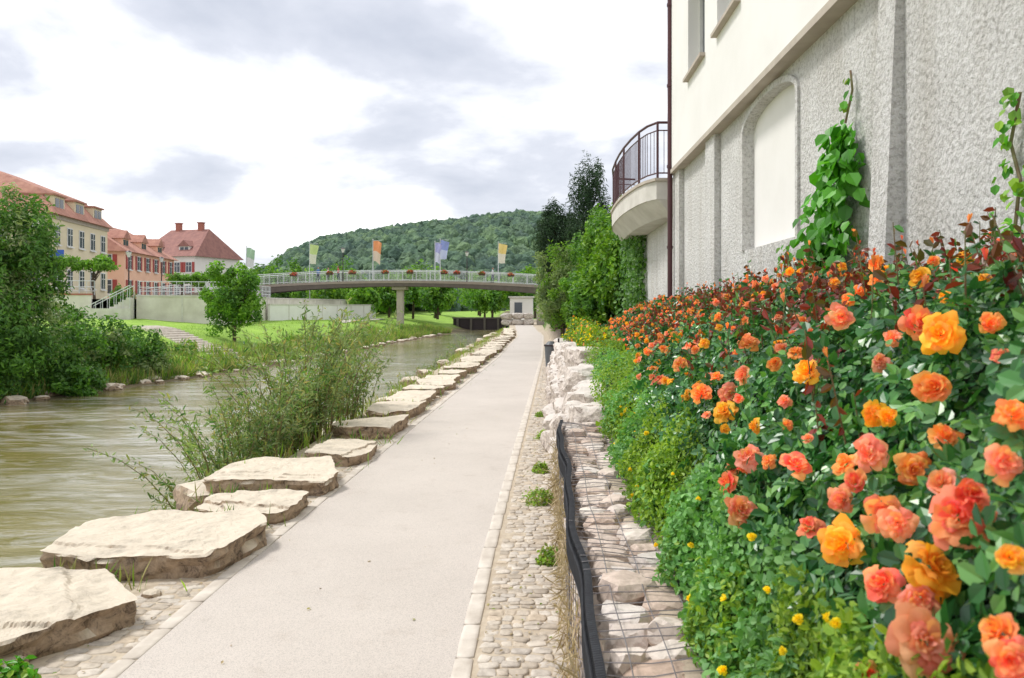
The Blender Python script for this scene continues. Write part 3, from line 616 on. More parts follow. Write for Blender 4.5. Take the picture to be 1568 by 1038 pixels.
# ------------------------------------------------------------------ trees
def tree(name,x,y,z0,h,rx,ry,rz,ncl,nl,ls,mats,T=LEAF,trunk=True,crad=.25,w=None,lean=0,nspread=.9,shell=.45,tr=.12,stems=1):
    e=empty(name); cz=z0+h-rz; C=np.array([x+lean,y,cz]); d=unit(rng.normal(size=(ncl,3))); r=rng.random(ncl)**shell
    lob=np.array([1+.35*noise.noise(Vector(v)*1.8+Vector((x,y,3))) for v in d]); P=C+d*(r*lob)[:,None]*np.array([rx,ry,rz])*(1-crad*.5)
    if trunk:
        mb=MB()
        for s_ in range(stems):
            bx_=x+random.gauss(0,.15)*(stems>1); top=(x+lean+random.gauss(0,rx*.2),y,cz+rz*.5)
            pts=[(bx_,y,z0-.2),(bx_+lean*.3+random.gauss(0,.06),y+random.gauss(0,.06),z0+(cz-z0)*.5),(x+lean*.8,y,cz),top]; mb.tube(pts,[tr,tr*.8,tr*.5,tr*.12],7)
        for p in P[rng.choice(ncl,min(ncl,26),replace=False)]:
            s0=np.array([x+lean*.6,y,z0+(cz-z0)*random.uniform(.5,1.0)]); m_=(s0+p)/2+np.array([0,0,-.1*rz]); mb.tube([s0,m_,p],[tr*.35,tr*.22,tr*.06],5)
        mb.make('trunk',[M_bark],e)
    Cs=np.repeat(P,nl,0); n=len(Cs); g=rng.normal(size=(n,3)); g=unit(g)*(rng.random((n,1))**.4)
    cr=np.repeat(rng.uniform(.6,1.25,ncl),nl)[:,None]*crad*np.array([rx,ry,rz]); Q=Cs+g*cr
    nm=unit(g+.6*(Q-C)/np.array([rx,ry,rz])+np.array([0,0,.4])); mi=np.repeat(rng.choice(len(mats),ncl,p=w),nl)
    R=frames(n,nm,nspread*.6); V,Fc=scatter(T[0],T[1],Q,R,rng.uniform(ls*.6,ls*1.3,n)); fast('leaves',V,Fc,mats,np.repeat(mi,len(T[1])),parent=e)
    return e
tree('willow_tree',-19.2,28,-.8,7.5,2.5,2.5,4.2,190,130,.2,[L_bank,L_tree,L_willow],crad=.18,w=[.35,.4,.25],T=leafT(.2,.05,.2))
tree('willow_tree',-18.3,26.5,-1.1,4.0,2.0,2,2.2,80,120,.18,[L_bank,L_tree],crad=.24,T=leafT(.2,.05,.2))
for (x,y,h,r) in [(-17.9,30,2.5,1.6),(-18,32.5,2.7,1.7),(-17.4,34.5,2.1,1.4),(-20.5,27,2.2,1.8),(-20,33,2.8,1.6),(-17.0,29.0,1.4,1.1)]:
    tree('riverbank_bush',x,y,Z(x,y)-.2,h,r,r,h*.55,45,90,.16,[L_bank,L_tree,L_willow],trunk=False,crad=.3,w=[.4,.4,.2])
tree('round_tree',-19.3,50,Z(-19.3,50),5.2,2.0,2.0,2.5,80,120,.2,[L_tree2,L_tree],crad=.24,w=[.7,.3])
for (x,y) in [(-42.3,66),(-39,64.5),(-36.5,65),(-46,70)]:
    tree('pollarded_plane_tree',x,y,2.6,3.6,1.9,1.9,.65,35,70,.22,[L_tree2],crad=.3,tr=.12)
for (x,y) in [(-38,84),(-36,84),(-34,85)]: tree('pollarded_plane_tree',x,y,2.6,2.6+.5,1.6,1.6,.8,30,60,.24,[L_tree2],crad=.3,tr=.1)
tree('clipped_shrub',-31.8,60.3,1.0,2.9,.95,.8,1.4,30,90,.15,[L_tree],trunk=False,crad=.35); tree('clipped_shrub',-36.0,58.6,1.0,2.4,.45,.45,1.1,20,60,.15,[L_vine],trunk=False,crad=.35)
bt=[(-33,105,7.5,3.4),(-38,112,8,3.6),(-29,118,8.5,4),(-24,122,7,3.5),(-20,104,5.5,2.8),(-17.5,108,7.5,3.2),(-13.5,103,5.5,3),(-15,112,7,3.4),(-27,100,5.5,3),(-9,125,5.5,3),(-7,112,5,2.3),(-4,118,7,3),(-1,112,8,3.2),(-22,97,4.2,2.4),(-10.5,135,7,4),(-45,128,8,4),(-18,140,8,5),(-12,150,8,5),(-4,150,9,5),(-26,140,8,5),(-34,140,8,5),(-52,140,8,5)]
for i,(x,y,h,r) in enumerate(bt): tree('deciduous_tree',x,y,.6,h,r,r,h*.46,48,60,.42,[L_tree2,L_tree,L_vine],crad=.28,w=[[.2,.6,.2],[.6,.2,.2],[.3,.3,.4]][i%3],tr=.18)
tree('pine_tree',2.4,41,1,9.0,1.35,1.5,3.6,90,120,.2,[L_pine],T=NARROW,crad=.24,shell=.5)
tree('pine_tree',.75,43,1,7.0,1.4,1.5,2.6,80,120,.2,[L_pine],T=NARROW,crad=.26,shell=.5)
tree('willow_shrub',.75,34,.5,4.1,1.35,1.6,1.9,80,140,.17,[L_willow,L_vine],T=leafT(.16,.05,.2),crad=.24,w=[.8,.2],tr=.06,stems=3)
for (x,y,h,rx,ry,m) in [(2.6,27.5,5.2,.8,1.3,L_vine),(2.7,30,5.6,1.0,1.6,L_tree2),(2.4,33,5.4,1.2,1.8,L_vine),(2.2,37,5.6,1.3,2,L_tree),(1.8,29,2.8,.8,2,L_vine),(1.6,32,3.0,.9,2,L_tree2)]:
    tree('overgrown_vine_tree',x,y,.7,h,rx,ry,h*.48,70,110,.16,[m,L_tree],crad=.26,w=[.65,.35],tr=.06)
e=empty('hanging_ivy'); n=5000; P=np.stack([3.0-np.abs(rng.normal(0,.22,n)),rng.uniform(23,28.5,n),rng.uniform(1.2,4.6,n)],1); P[:,2]+=.3*np.sin(P[:,1]*3)
put('leaves',BROAD,P,np.array([-1,-.4,.3]),rng.uniform(.08,.16,n),[L_tree,L_bank],rng.integers(0,2,n),e,.6)
mb=MB(); mb.box(3.0,3.4,26.4,60,0,4.0,0); mb.make('garden_wall',[M_conc])
for (x,y,h,r) in [(1.2,46,2.2,1.2),(1.4,52,3.4,1.4),(1.6,60,4,1.8),(1.5,70,5,2.2),(2,82,7,3),(3.5,60,8,3),(4,48,7,2.4)]:
    tree('deciduous_shrub',x,y,.5,h,r,r,h*.5,50,70,.22,[L_tree,L_vine,L_willow],crad=.28,w=[.5,.3,.2],tr=.07)
# ------------------------------------------------------------------ willow bush on near bank
def wands(name,x,y,rx,ry,n,h,lf,nlf,mats,w=None,z=None):
    e=empty(name); mb=MB(); P=[];Dv=[]
    for i in range(n):
        bx_=x+random.gauss(0,rx*.35); by_=y+random.gauss(0,ry*.35); z0=max(-1.2,Z(bx_,by_))-.05; hh=h*random.uniform(.4,1.15)
        dx,dy=(bx_-x)/rx*.9+random.gauss(0,.45),(by_-y)/ry*.9+random.gauss(0,.45)
        pts=[]
        for k in range(6):
            t_=k/5; pts.append((bx_+dx*hh*.45*t_**1.6,by_+dy*hh*.45*t_**1.6,z0+hh*(t_-.2*t_**3)))
        mb.tube(pts,[.009,.008,.007,.005,.004,.002],4)
        for k in range(nlf):
            t_=random.uniform(.15,1)*5; j=min(4,int(t_)); q=Vector(pts[j]).lerp(Vector(pts[j+1]),t_-j)+Vector((random.gauss(0,.04),random.gauss(0,.04),random.gauss(0,.03))); P.append(q[:]); d=Vector(pts[j+1])-Vector(pts[j]); d.normalize(); Dv.append(d[:])
    mb.make('stems',[M_stem],e); P=np.array(P); Dv=np.array(Dv); n=len(P); y_=unit(Dv*.5+rng.normal(size=(n,3))*.6); z_=unit(np.cross(y_,rng.normal(size=(n,3)))+np.array([0,0,.01])); R=np.stack([np.cross(y_,z_),y_,z_],2)
    V,Fc=scatter(*leafT(.15,.04,.12),P,R,rng.uniform(lf*.6,lf*1.3,n)); fast('leaves',V,Fc,mats,np.repeat(rng.choice(len(mats),n,p=w),2),parent=e)
wm=[L_willow,L_bank,L_reed]; ww=[.65,.15,.2]
wands('willow_bush',-4.1,10.8,.8,1.0,70,1.9,.085,80,wm,ww); wands('willow_bush',-3.8,12.4,.7,1.0,110,2.4,.09,80,wm,ww); wands('willow_bush',-3.6,14.3,.5,.9,50,2.3,.09,60,wm,ww)
for (x,y,h) in [(-4.2,23,.9),(-4.1,30,1.0),(-4,38,1.3)]: wands('willow_bush',x,y,.5,1.2,16,h,.1,30,wm,ww)
def blades(name,P,smin,smax,mats,lean=.3,par=None,w=None):
    n=len(P); y_=unit(np.stack([rng.normal(0,lean,n),rng.normal(0,lean,n),np.ones(n)],1)); z_=unit(np.cross(y_,rng.normal(size=(n,3)))); R=np.stack([np.cross(y_,z_),y_,z_],2)
    V,Fc=scatter(BL,BF,P,R,rng.uniform(smin,smax,n)); return fast(name,V,Fc,mats,rng.choice(len(mats),n,p=w),parent=par)
n=9000; y=rng.uniform(4,80,n); x=-3.35-rng.random(n)*1.5+.6*S(y); P=np.stack([x,y,terr(x,y)-.02],1); k=vnoise(x,y,.9,5)>.0; blades('riverbank_grass',P[k],.12,.34,[L_reed,L_grass],w=[.6,.4])
# tufts in the gaps between slabs
P=[]
for i in range(len(sl)-1):
    gy=(sl[i][1]+sl[i][3]+sl[i+1][1]-sl[i+1][3])/2; gx_=(sl[i][0]+sl[i+1][0])/2
    for k in range(70 if gy<30 else 20): 
        P.append((gx_+random.gauss(-.1,.3),gy+random.gauss(0,.06),0.0))
P=np.array(P); blades('gap_grass',P,.08,.26,[L_grass,L_reed,L_bank],w=[.4,.3,.3],lean=.45)
n=70000; y=22+75*rng.random(n); d=11*rng.random(n)**1.5; x=WL(y)-.1-d; P=np.stack([x,y,terr(x,y)-.02],1)
vn=vnoise(x,y,.5,6); k=(vn>-.3)&((d<3)|(rng.random(n)<.5)); P=P[k]; d=d[k]; vn=vn[k]; tl=d<1.8+5*np.maximum(vn,0)
blades('tall_bank_grass',P[tl],.25,.8,[L_reed,L_grass,L_bank],w=[.5,.25,.25]); blades('meadow_grass',P[~tl],.08,.2,[L_grass])
for i in range(26):
    y=random.uniform(30,92); x=float(WL(y))-random.uniform(.6,4.5); r=random.uniform(.3,.8); mound('bank_weeds',x,y,Z(x,y),r,r*1.3,r*.9,260,LEAF,.14,[L_bank,L_reed,L_tree2],[.4,.3,.3],inner=False)
for (x,y,r,h) in [(-.02,8.1,.16,.16),(.06,6.2,.1,.12),(-.02,9.6,.1,.12),(.05,12,.15,.14),(.0,14.5,.12,.1)]:
    mound('weed_tuft',x,y,.0,r,r,h,500,LEAF,.035,[L_low,L_reed],[.6,.4],inner=False)
mound('weed_tuft',-2.74,4.12,.0,.15,.11,.16,380,LEAF,.05,[L_ivy,L_low],[.6,.4],inner=False)
# ------------------------------------------------------------------ street plateau & walls
pl=[(-24.5,62),(-26.5,78),(-23,100),(-23,400),(-1500,400),(-1500,30),(-60,52)]
mb=MB(); mb.add([(a,b,2.6) for a,b in pl],[tuple(range(len(pl)))]); mb.make('street_ground',[mat('street_paving',(.3,.29,.27),(.2,.22,.15),.3,.9)])
def wallpoly(name,pts,z0,z1,th,m,cap):
    mb=MB()
    for a,b in zip(pts[:-1],pts[1:]):
        a=Vector(a);b=Vector(b);d=(b-a);L=d.length;d.normalize();nn=Vector((-d.y,d.x))
        mb.obox(a,d,nn,0,L,-th,0,z0,z1-.12,0); mb.obox(a,d,nn,-.03,L+.03,-th-.05,.05,z1-.117,z1,1)
        k=int(L/3)
        for i in range(1,k): mb.obox(a,d,nn,i*L/k-.06,i*L/k+.06,-th-.03,-th-.003,z0,z1-.12,1)
    return mb.make(name,[m,cap])
M_cream=mat('cream_wall',(.74,.70,.62),(.56,.52,.45),.7,.9,detail=9); M_cop=mat('red_coping',(.42,.15,.11),None,3,.8)
wallpoly('retaining_wall',[(-60,52),(-33.5,59.3)],.2,3.0,.3,M_cream,M_cop)
wallpoly('retaining_wall',[(-30.6,60.2),(-24.5,62),(-26.5,78),(-23,100)],.2,2.9,.3,M_cream,M_conc)
wallpoly('river_wall',[(-25.5,74),(-20.5,97)],.3,2.3,.25,M_white,M_conc)
mb=MB()
for p,q in (((-58,52.8),(-33.5,59.6)),((-30.6,60.5),(-24.6,62.3)),((-24.6,62.3),(-26.6,78))):
    a=Vector((*p,0));b=Vector((*q,0));L=(b-a).length;k=int(L/.5)
    for z in (3.95,3.5,3.2): mb.tube([(a.x,a.y,z),(b.x,b.y,z)],.025,5)
    for i in range(k+1):
        c_=a.lerp(b,i/k); mb.tube([(c_.x,c_.y,2.9),(c_.x,c_.y,3.95)],.02 if i%3 else .035,4)
mb.make('promenade_railing',[M_grey])
mb=MB(); o=Vector((-33.3,59.2)); d=Vector((.96,.28)); nn=Vector((.28,-.96))
for i in range(10): mb.obox(o,d,nn,2.7-.27*i-.27,2.7-.27*i,-.0,1.4,.8,2.7-.17*i,0)
mb.obox(o,d,nn,0,2.75,1.403,1.6,.6,1.9,0)
for s_ in (.05,1.5):
    a=o+d*2.7+nn*s_; b=o+nn*s_; mb.tube([(a.x,a.y,3.6),(b.x,b.y,2.1)],.03,5,1)
    for i in range(7): c_=a.lerp(b,i/6); mb.tube([(c_.x,c_.y,1.0),(c_.x,c_.y,3.6-1.5*i/6)],.02,4,1)
mb.make('street_stairs',[M_conc,M_grey])
mb=MB(); a=Vector((-25.0,50)); b=Vector((-15.6,40.5)); dd=(b-a); L=dd.length; dd.normalize(); nn=Vector((-dd.y,dd.x)); N_=20
for i in range(N_):
    c_=a+dd*(L*i/N_); z=Z(c_.x+.3,c_.y)+.22
    mb.obox(c_,dd,nn,0,L/N_-.06,-.8,.8,z-.3,z,0)
mb.make('river_steps',[M_paver],bevel=.02)
mb=MB(); q=[(-21.5,80),(-19.8,80),(-19.0,97),(-20.0,97)]; mb.add([(x,y,Z(x,y)+.06) for x,y in q],[(0,1,2,3)]); mb.make('side_path',[M_asph])
# ------------------------------------------------------------------ houses
def house(name,P1,P2,depth,zb,ze,zr,wallm,roofm,floors,ncols,ncols2,shut=None,mansard=0,hip=2.5,dorm=0,chim=1,trim=None,over=.5):
    e=empty(name); a=Vector(P1);b=Vector(P2);d=b-a;L=d.length;d.normalize();nn=Vector((-d.y,d.x))
    mb=MB(); mb.obox(a,d,nn,0,L,0,depth,zb,ze,0); 
    if trim: mb.obox(a,d,nn,-.12,L+.12,-.12,depth+.12,ze-.35,ze-.003,1); mb.obox(a,d,nn,-.06,L+.06,-.06,depth+.06,zb+(ze-zb)/floors-.1,zb+(ze-zb)/floors+.1,1)
    mb.make('walls',[wallm,trim or wallm],e)
    P=lambda u,v,z:(a.x+d.x*u+nn.x*v,a.y+d.y*u+nn.y*v,z)
    rb_=MB(); o=over
    if mansard:
        zm=ze+(zr-ze)*.55; i1=1.6
        r0=[P(-o,-o,ze),P(L+o,-o,ze),P(L+o,depth+o,ze),P(-o,depth+o,ze)]; r1=[P(i1,i1,zm),P(L-i1,i1,zm),P(L-i1,depth-i1,zm),P(i1,depth-i1,zm)]
        r2=[P(hip+i1,depth/2,zr),P(L-hip-i1,depth/2,zr)]
        rb_.add(r0+r1+r2,[(0,1,5,4),(1,2,6,5),(2,3,7,6),(3,0,4,7),(4,5,9,8),(6,7,8,9),(5,6,9),(7,4,8),(0,3,2,1)],0)
    else:
        r0=[P(-o,-o,ze),P(L+o,-o,ze),P(L+o,depth+o,ze),P(-o,depth+o,ze)]; r2=[P(hip-o,depth/2,zr),P(L-hip+o,depth/2,zr)]
        rb_.add(r0+r2,[(0,1,5,4),(2,3,4,5),(1,2,5),(3,0,4),(0,3,2,1)],0)
    rb_.make('roof',[roofm],e)
    w=MB(); fh=(ze-zb)/floors
    def win(org,ax,ay,u,z,ww=.95,wh=1.5):
        w.obox(org,ax,ay,u-ww/2-.1,u+ww/2+.1,-.06,-.003,z-.1,z+wh+.1,0); w.obox(org,ax,ay,u-ww/2,u+ww/2,-.085,-.063,z,z+wh,1)
        w.obox(org,ax,ay,u-.03,u+.03,-.11,-.088,z,z+wh,0); w.obox(org,ax,ay,u-ww/2,u+ww/2,-.11,-.088,z+wh*.62,z+wh*.66,0)
        w.obox(org,ax,ay,u-ww/2-.15,u+ww/2+.15,-.2,-.063,z-.2,z-.103,0)
        if shut:
            for s_ in (-1,1): w.obox(org,ax,ay,u+s_*(ww/2+.36)-.22,u+s_*(ww/2+.36)+.22,-.08,-.003,z-.05,z+wh+.05,2)
    for f in range(floors):
        for i in range(ncols): win(a,d,nn,L*(i+.5)/ncols,zb+f*fh+fh*.33)
        for i in range(ncols2): win(a,nn,d,depth*(i+.5)/ncols2,zb+f*fh+fh*.33)
    if dorm:
        for i in range(dorm):
            u=L*(i+.5)/dorm; zz=ze+.35; ww=1.0 if not mansard else 1.1; v0=.15 if mansard else .9
            w.obox(a,d,nn,u-ww,u+ww,v0,v0+2.6,zz-.3,zz+1.35,3); w.obox(a,d,nn,u-ww*.75,u-.08,v0-.03,v0-.003,zz+.2,zz+1.15,1); w.obox(a,d,nn,u+.08,u+ww*.75,v0-.03,v0-.003,zz+.2,zz+1.15,1)
            Q=lambda uu,vv,z:(a.x+d.x*uu+nn.x*vv,a.y+d.y*uu+nn.y*vv,z)
            if mansard: w.obox(a,d,nn,u-ww-.15,u+ww+.15,v0-.2,v0+2.7,zz+1.353,zz+1.5,4)
            else: w.add([Q(u-ww-.2,v0-.2,zz+1.3),Q(u+ww+.2,v0-.2,zz+1.3),Q(u,v0-.2,zz+2.3),Q(u-ww-.2,v0+3.5,zz+1.3),Q(u+ww+.2,v0+3.5,zz+1.3),Q(u,v0+3.5,zz+2.3)],[(0,1,2),(0,2,5,3),(1,4,5,2)],4)
    w.make('windows',[M_frame,M_glass,shut or M_frame,wallm,roofm],e)
    c=MB()
    for i in range(chim):
        u=L*(.3+.4*i); c.obox(a,d,nn,u-.4,u+.4,depth*.5-.35,depth*.5+.35,zr-1.2,zr+1.0,0); c.obox(a,d,nn,u-.5,u+.5,depth*.5-.45,depth*.5+.45,zr+1.003,zr+1.15,0)
    if chim: c.make('chimneys',[M_cop],e)
    return e
M_yel=mat('ochre_plaster',(.74,.64,.45),(.66,.57,.40),.5,.9); M_peach=mat('peach_plaster',(.84,.52,.36),(.78,.47,.33),.5,.9); M_pw=mat('white_plaster',(.80,.76,.71),(.72,.68,.64),.5,.9)
M_shut=mat('red_shutter',(.38,.06,.05),None,3,.6)
house('mansard_town_house',(-42,68),(-44.2,81),13,2.6,10,14.4,M_yel,M_tile,2,5,5,None,1,2.2,3,0,M_trim)
house('orange_gabled_house',(-47.2,90),(-49.9,108),11,2.6,8.3,12.1,M_peach,M_tile,2,6,3,M_shut,0,2.0,3,1)
house('white_villa',(-65,128),(-54.5,125),11,2.6,10.0,14.8,M_pw,M_tile2,2,5,3,M_shut,0,2.2,2,2)
house('white_villa',(-90,150),(-70,150),12,2.6,9,13,M_pw,M_tile2,2,5,3,None,0,3.0,0,1)
mb=MB(); mb.box(-4.2,-1.2,104,108,.4,3.2,0); mb.box(-4.4,-1.0,103.8,108.2,3.203,3.4,1); mb.box(-3.6,-2.6,103.95,103.997,.9,2.6,2); mb.make('white_pump_house',[M_pw,M_conc,M_glass])
mb=MB(); mb.box(-12.5,-4.2,112,112.6,-1.3,.35,0); mb.box(-12.6,-4.1,111.8,112.8,.353,.55,1)
for x in np.arange(-12,-4,1.9): mb.box(x,x+.3,111.5,111.998,-1.3,.34,1)
mb.make('weir_gate',[M_dark,mat('weathered_timber',(.16,.14,.12),None,4,.9)])
lst=[rock((x,y,z),(.7,.5,.4),x*3+z+20,3,amp=.2) for x in (-3.9,-2.7,-1.5) for y in (88,) for z in (.3,1.0)]
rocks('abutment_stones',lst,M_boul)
# ------------------------------------------------------------------ bridge
br=empty('footbridge'); yb0,yb1=89,92
def dz(x): return (4.35+.6*(1-((x+16)/17.)**2) if x>-33 else 4.35+ (x+33)*.13)
xs_=np.arange(-45,2.01,.5); mb=MB(); vs=[];fs=[]
for i,x in enumerate(xs_):
    z=dz(x); vs+=[(x,yb0,z),(x,yb1,z),(x,yb1,z-.28),(x,yb0,z-.28)]
n=len(xs_)
for i in range(n-1):
    o=i*4; fs+=[(o+k,o+(k+1)%4,o+4+(k+1)%4,o+4+k) for k in range(4)]
fs+=[(0,1,2,3),((n-1)*4,(n-1)*4+3,(n-1)*4+2,(n-1)*4+1)]
mb.add(vs,fs,0)
for y0 in (89.05,91.3):
    vs=[]
    for x in xs_:
        z=dz(x)-.285; t=abs(x+16)/17; dp=.35+.4*min(1,t*t); vs+=[(x,y0,z),(x,y0+.35,z),(x,y0+.35,z-dp),(x,y0,z-dp)]
    mb.add(vs,fs,1)
mb.make('deck',[mat('deck_edge',(.34,.28,.23),None,2,.8),mat('beam_steel',(.13,.105,.085),None,2,.7)],br)
mb=MB(); mb.box(-16.45,-15.75,90,91,-1.2,4.3,0); mb.box(-16.9,-15.3,89.5,91.2,3.95,4.3,0); mb.box(-.6,2.2,88.6,92.4,0,3.8,0); mb.box(-34,-31.5,88.8,92.2,0,3.9,0); mb.make('piers',[M_trim],br,bevel=.04)
mb=MB()
for yy_ in (89.06,91.94):
    top=[(x,yy_,dz(x)+1.15) for x in xs_]; mb.tube(top,.04,5); mb.tube([(x,yy_,dz(x)+.12) for x in xs_],.025,4); mb.tube([(x,yy_,dz(x)+.95) for x in xs_],.02,4)
    for x in np.arange(-44.9,2,.16): 
        mb.tube([(x,yy_,dz(x)+.12),(x,yy_,dz(x)+.95)],.013,3,caps=False)
    for x in np.arange(-44.9,2,1.6): mb.box(x-.04,x+.04,yy_-.03,yy_+.03,dz(x),dz(x)+1.15)
mb.make('railings',[M_grey],br)
M_box=mat('planter_brown',(.12,.07,.05),None,4,.8); P_red=leafmat('geranium',[(.7,.04,.04),(.85,.1,.08),(.8,.2,.15)],.6,.2)
for px in (505,540,590,628,680,700,738,782,450):
    x=(px-830)/F*89; e=empty('flower_box'); mb=MB(); z=dz(x)+.85; mb.prism([(x-.35,88.75),(x+.35,88.75),(x+.35,89.0),(x-.35,89.0)],z-.1,z+.1,0,[(x-.4,88.7),(x+.4,88.7),(x+.4,89.02),(x-.4,89.02)]); mb.make('box',[M_box],e)
    mound('x',x,88.86,z+.08,.42,.22,.28,260,BROAD,.10,[P_red,L_tree],[.5,.5],inner=False,par=e)
def flag(px,pt,base_z,cols,yw=93.0,wd=1.0,ht=2.3):
    x=(px-830)/F*yw; zt=2+(470-pt)/F*yw; e=empty('flagpole'); mb=MB(); mb.tube([(x,yw,base_z),(x,yw,zt)],[.06,.035],8); mb.tube([(x,yw,zt),(x,yw,zt+.1)],.06,8); mb.tube([(x,yw,zt-.1),(x+wd,yw,zt-.1)],.02,5); mb.make('pole',[M_grey],e)
    nx_,nz_=8,12; vs=[];fs=[];ms=[]
    for j in range(nz_+1):
        for i in range(nx_+1):
            u=i/nx_;v=j/nz_; vs.append((x+.05+wd*u*(1-.25*v)-.1*v*math.sin(v*3),yw+.16*math.sin(u*6+v*3+px)*(.3+u),zt-.12-ht*v*(1-.15*u*math.sin(px))+.05*math.sin(u*5+px)-.25*u*u))
    for j in range(nz_):
        for i in range(nx_): a_=j*(nx_+1)+i; fs.append((a_,a_+1,a_+nx_+2,a_+nx_+1)); ms.append(0 if (j<nz_/2) else 1)
    fast('cloth',np.array(vs),np.array(fs),cols,ms,smooth=True,parent=e)
fm=lambda n,c:mat(n,c,tuple(x*.9 for x in c),1,.8)
flag(474,372,2.6,[fm('flag_lime',(.6,.75,.3)),fm('flag_pale',(.75,.78,.6))]); flag(571,367,4.5,[fm('flag_orange',(.85,.35,.15)),fm('flag_cream',(.8,.65,.5))]); flag(666,370,4.5,[fm('flag_lilac',(.45,.45,.75)),fm('flag_white',(.7,.72,.85))],wd=.8); flag(674,366,4.5,[fm('flag_blue',(.3,.36,.7)),fm('flag_sky',(.6,.65,.85))]); flag(763,371,4.5,[fm('flag_yellow',(.88,.68,.25)),fm('flag_cream2',(.85,.8,.65))]); flag(377,378,2.6,[fm('flag_mint',(.4,.6,.4)),fm('flag_white2',(.75,.78,.75))],yw=95)
def lamp(px,y,zb,zt):
    x=(px-830)/F*y; mb=MB(); mb.tube([(x,y,zb),(x,y,zt)],[.07,.04],8); n=10
    R=lambda r:[(x+r*math.cos(2*math.pi*k/n),y+r*math.sin(2*math.pi*k/n)) for k in range(n)]
    mb.prism(R(.1),zt,zt+.4,1,R(.22)); mb.prism(R(.28),zt+.403,zt+.55,0,R(.05)); mb.make('street_lamp',[M_dark,M_frame])
lamp(525,89.1,dz(-22),8.1); lamp(715,89.1,dz(-8.4),7.7); lamp(247,80,2.6,6.5); lamp(197,64,2.6,6.0)
mb=MB(); x=(88-830)/F*64; mb.tube([(x,64,2.6),(x,64,6.4)],.04,8); mb.box(x-.55,x+.55,63.9,63.95,5.9,6.6,1); mb.make('information_sign',[M_grey,fm('sign_blue',(.05,.12,.5))])
# ------------------------------------------------------------------ people on the bridge
def person(x,y,z,yaw,shirt,pants,hairc,h=1.7):
    e=empty('pedestrian'); J=[(0,0,.95),(0,0,1.2),(0,.01,1.42),(0,.0,1.52),(.17,0,1.4),(.24,.03,1.13),(.2,-.12,.9),(-.17,0,1.4),(-.24,.03,1.13),(-.22,-.1,.9),(.09,0,.9),(.1,-.08,.5),(.1,.02,.08),(.1,-.14,.04),(-.09,0,.9),(-.1,.1,.5),(-.1,.2,.1),(-.1,.06,.04)]
    E=[(0,1),(1,2),(2,3),(2,4),(4,5),(5,6),(2,7),(7,8),(8,9),(0,10),(10,11),(11,12),(12,13),(0,14),(14,15),(15,16),(16,17)]
    rr=[.15,.14,.15,.06,.07,.05,.035,.07,.05,.035,.1,.07,.045,.04,.1,.07,.045,.04]
    c,s=math.cos(yaw),math.sin(yaw); k=h/1.7; T=lambda p:(x+(p[0]*c-p[1]*s)*k,y+(p[0]*s+p[1]*c)*k,z+p[2]*k)
    me=bpy.data.meshes.new('body'); me.from_pydata([T(p) for p in J],E,[]); ob=link(bpy.data.objects.new('body',me),e)
    sk=ob.modifiers.new('skin','SKIN')
    for i,v in enumerate(me.skin_vertices[0].data): v.radius=(rr[i]*k,rr[i]*k*.8); v.use_root=(i==0)
    sb=ob.modifiers.new('s','SUBSURF'); sb.levels=1; sb.render_levels=2
    m,t,b=nt('clothes'); g=t.nodes.new('ShaderNodeNewGeometry'); sp=t.nodes.new('ShaderNodeSeparateXYZ'); t.links.new(g.outputs['Position'],sp.inputs[0]); mp=t.nodes.new('ShaderNodeMath'); mp.operation='GREATER_THAN'; mp.inputs[1].default_value=z+.95*k; t.links.new(sp.outputs[2],mp.inputs[0])
    t.links.new(mixc(t,mp.outputs[0],pants,shirt),b.inputs['Base Color']); b.inputs['Roughness'].default_value=.85; me.materials.append(m)
    V,Fc=ico(3); V=V*np.array([.085,.1,.12]); V[:,1]-=.012*np.exp(-((V[:,0]/.02)**2+((V[:,2]+.01)/.03)**2))*(V[:,1]<0)
    Vh=np.array([T((v[0],v[1]-.01,v[2]+1.64)) for v in V]); hm=mat('hair',hairc,None,9,.7); skm=mat('skin',(.55,.33,.24),None,9,.6)
    cen=V[Fc].mean(1); mi=((cen[:,2]>.05)|(cen[:,1]>.03)).astype(int); fast('head',Vh,Fc,[skm,hm],mi,smooth=True,parent=e)
person(-25.3,90,dz(-25.3),1.3,(.1,.2,.45),(.04,.05,.09),(.08,.05,.03)); person(-24.3,90.5,dz(-24.3),1.5,(.65,.6,.55),(.1,.1,.12),(.2,.12,.05),1.62); person(-23.0,89.9,dz(-23),-1.4,(.5,.1,.1),(.05,.06,.1),(.05,.03,.02),1.75); person(-5.6,90.3,dz(-5.6),1.5,(.6,.6,.62),(.05,.06,.12),(.1,.06,.03))
# ------------------------------------------------------------------ hill
hp=[(-700,8),(-400,10),(-300,12),(-215,14),(-190,22),(-176,34),(-160,46),(-113,54),(-64,60),(-15,66),(10,63),(35,54),(84,40),(200,34),(500,25),(900,15)]
hx=[a for a,_ in hp]; hz=[b for _,b in hp]
def hill(x,y): 
    r=np.interp(x,hx,hz); return r*sm(380,600,y)*(1-.5*sm(640,900,y))-2
gx=np.arange(-700,901,20.); gy=np.arange(370,920,20.); X,Y=np.meshgrid(gx,gy); ii=np.arange(X.size).reshape(X.shape)
fast('hill',np.stack([X,Y,hill(X,Y)],-1),np.stack([ii[:-1,:-1],ii[:-1,1:],ii[1:,1:],ii[1:,:-1]],-1).reshape(-1,4),[mat('forest_floor',(.05,.09,.04),None,.05,.95)],smooth=True)
n=5600; x=rng.uniform(-330,150,n); y=390+230*rng.random(n)**.8; s=rng.uniform(2.6,5.8,n); V0,F0=ico(3)
Vt=[]
for q in range(6):
    Vt.append(np.array([v*(1+.35*noise.noise(Vector(v)*1.6+Vector((q*9,0,0)))+.28*noise.noise(Vector(v)*4.2+Vector((q*5,4,0)))) for v in V0])*np.array([1,1,1.1]))
Vs=[];Fs=[];o=0
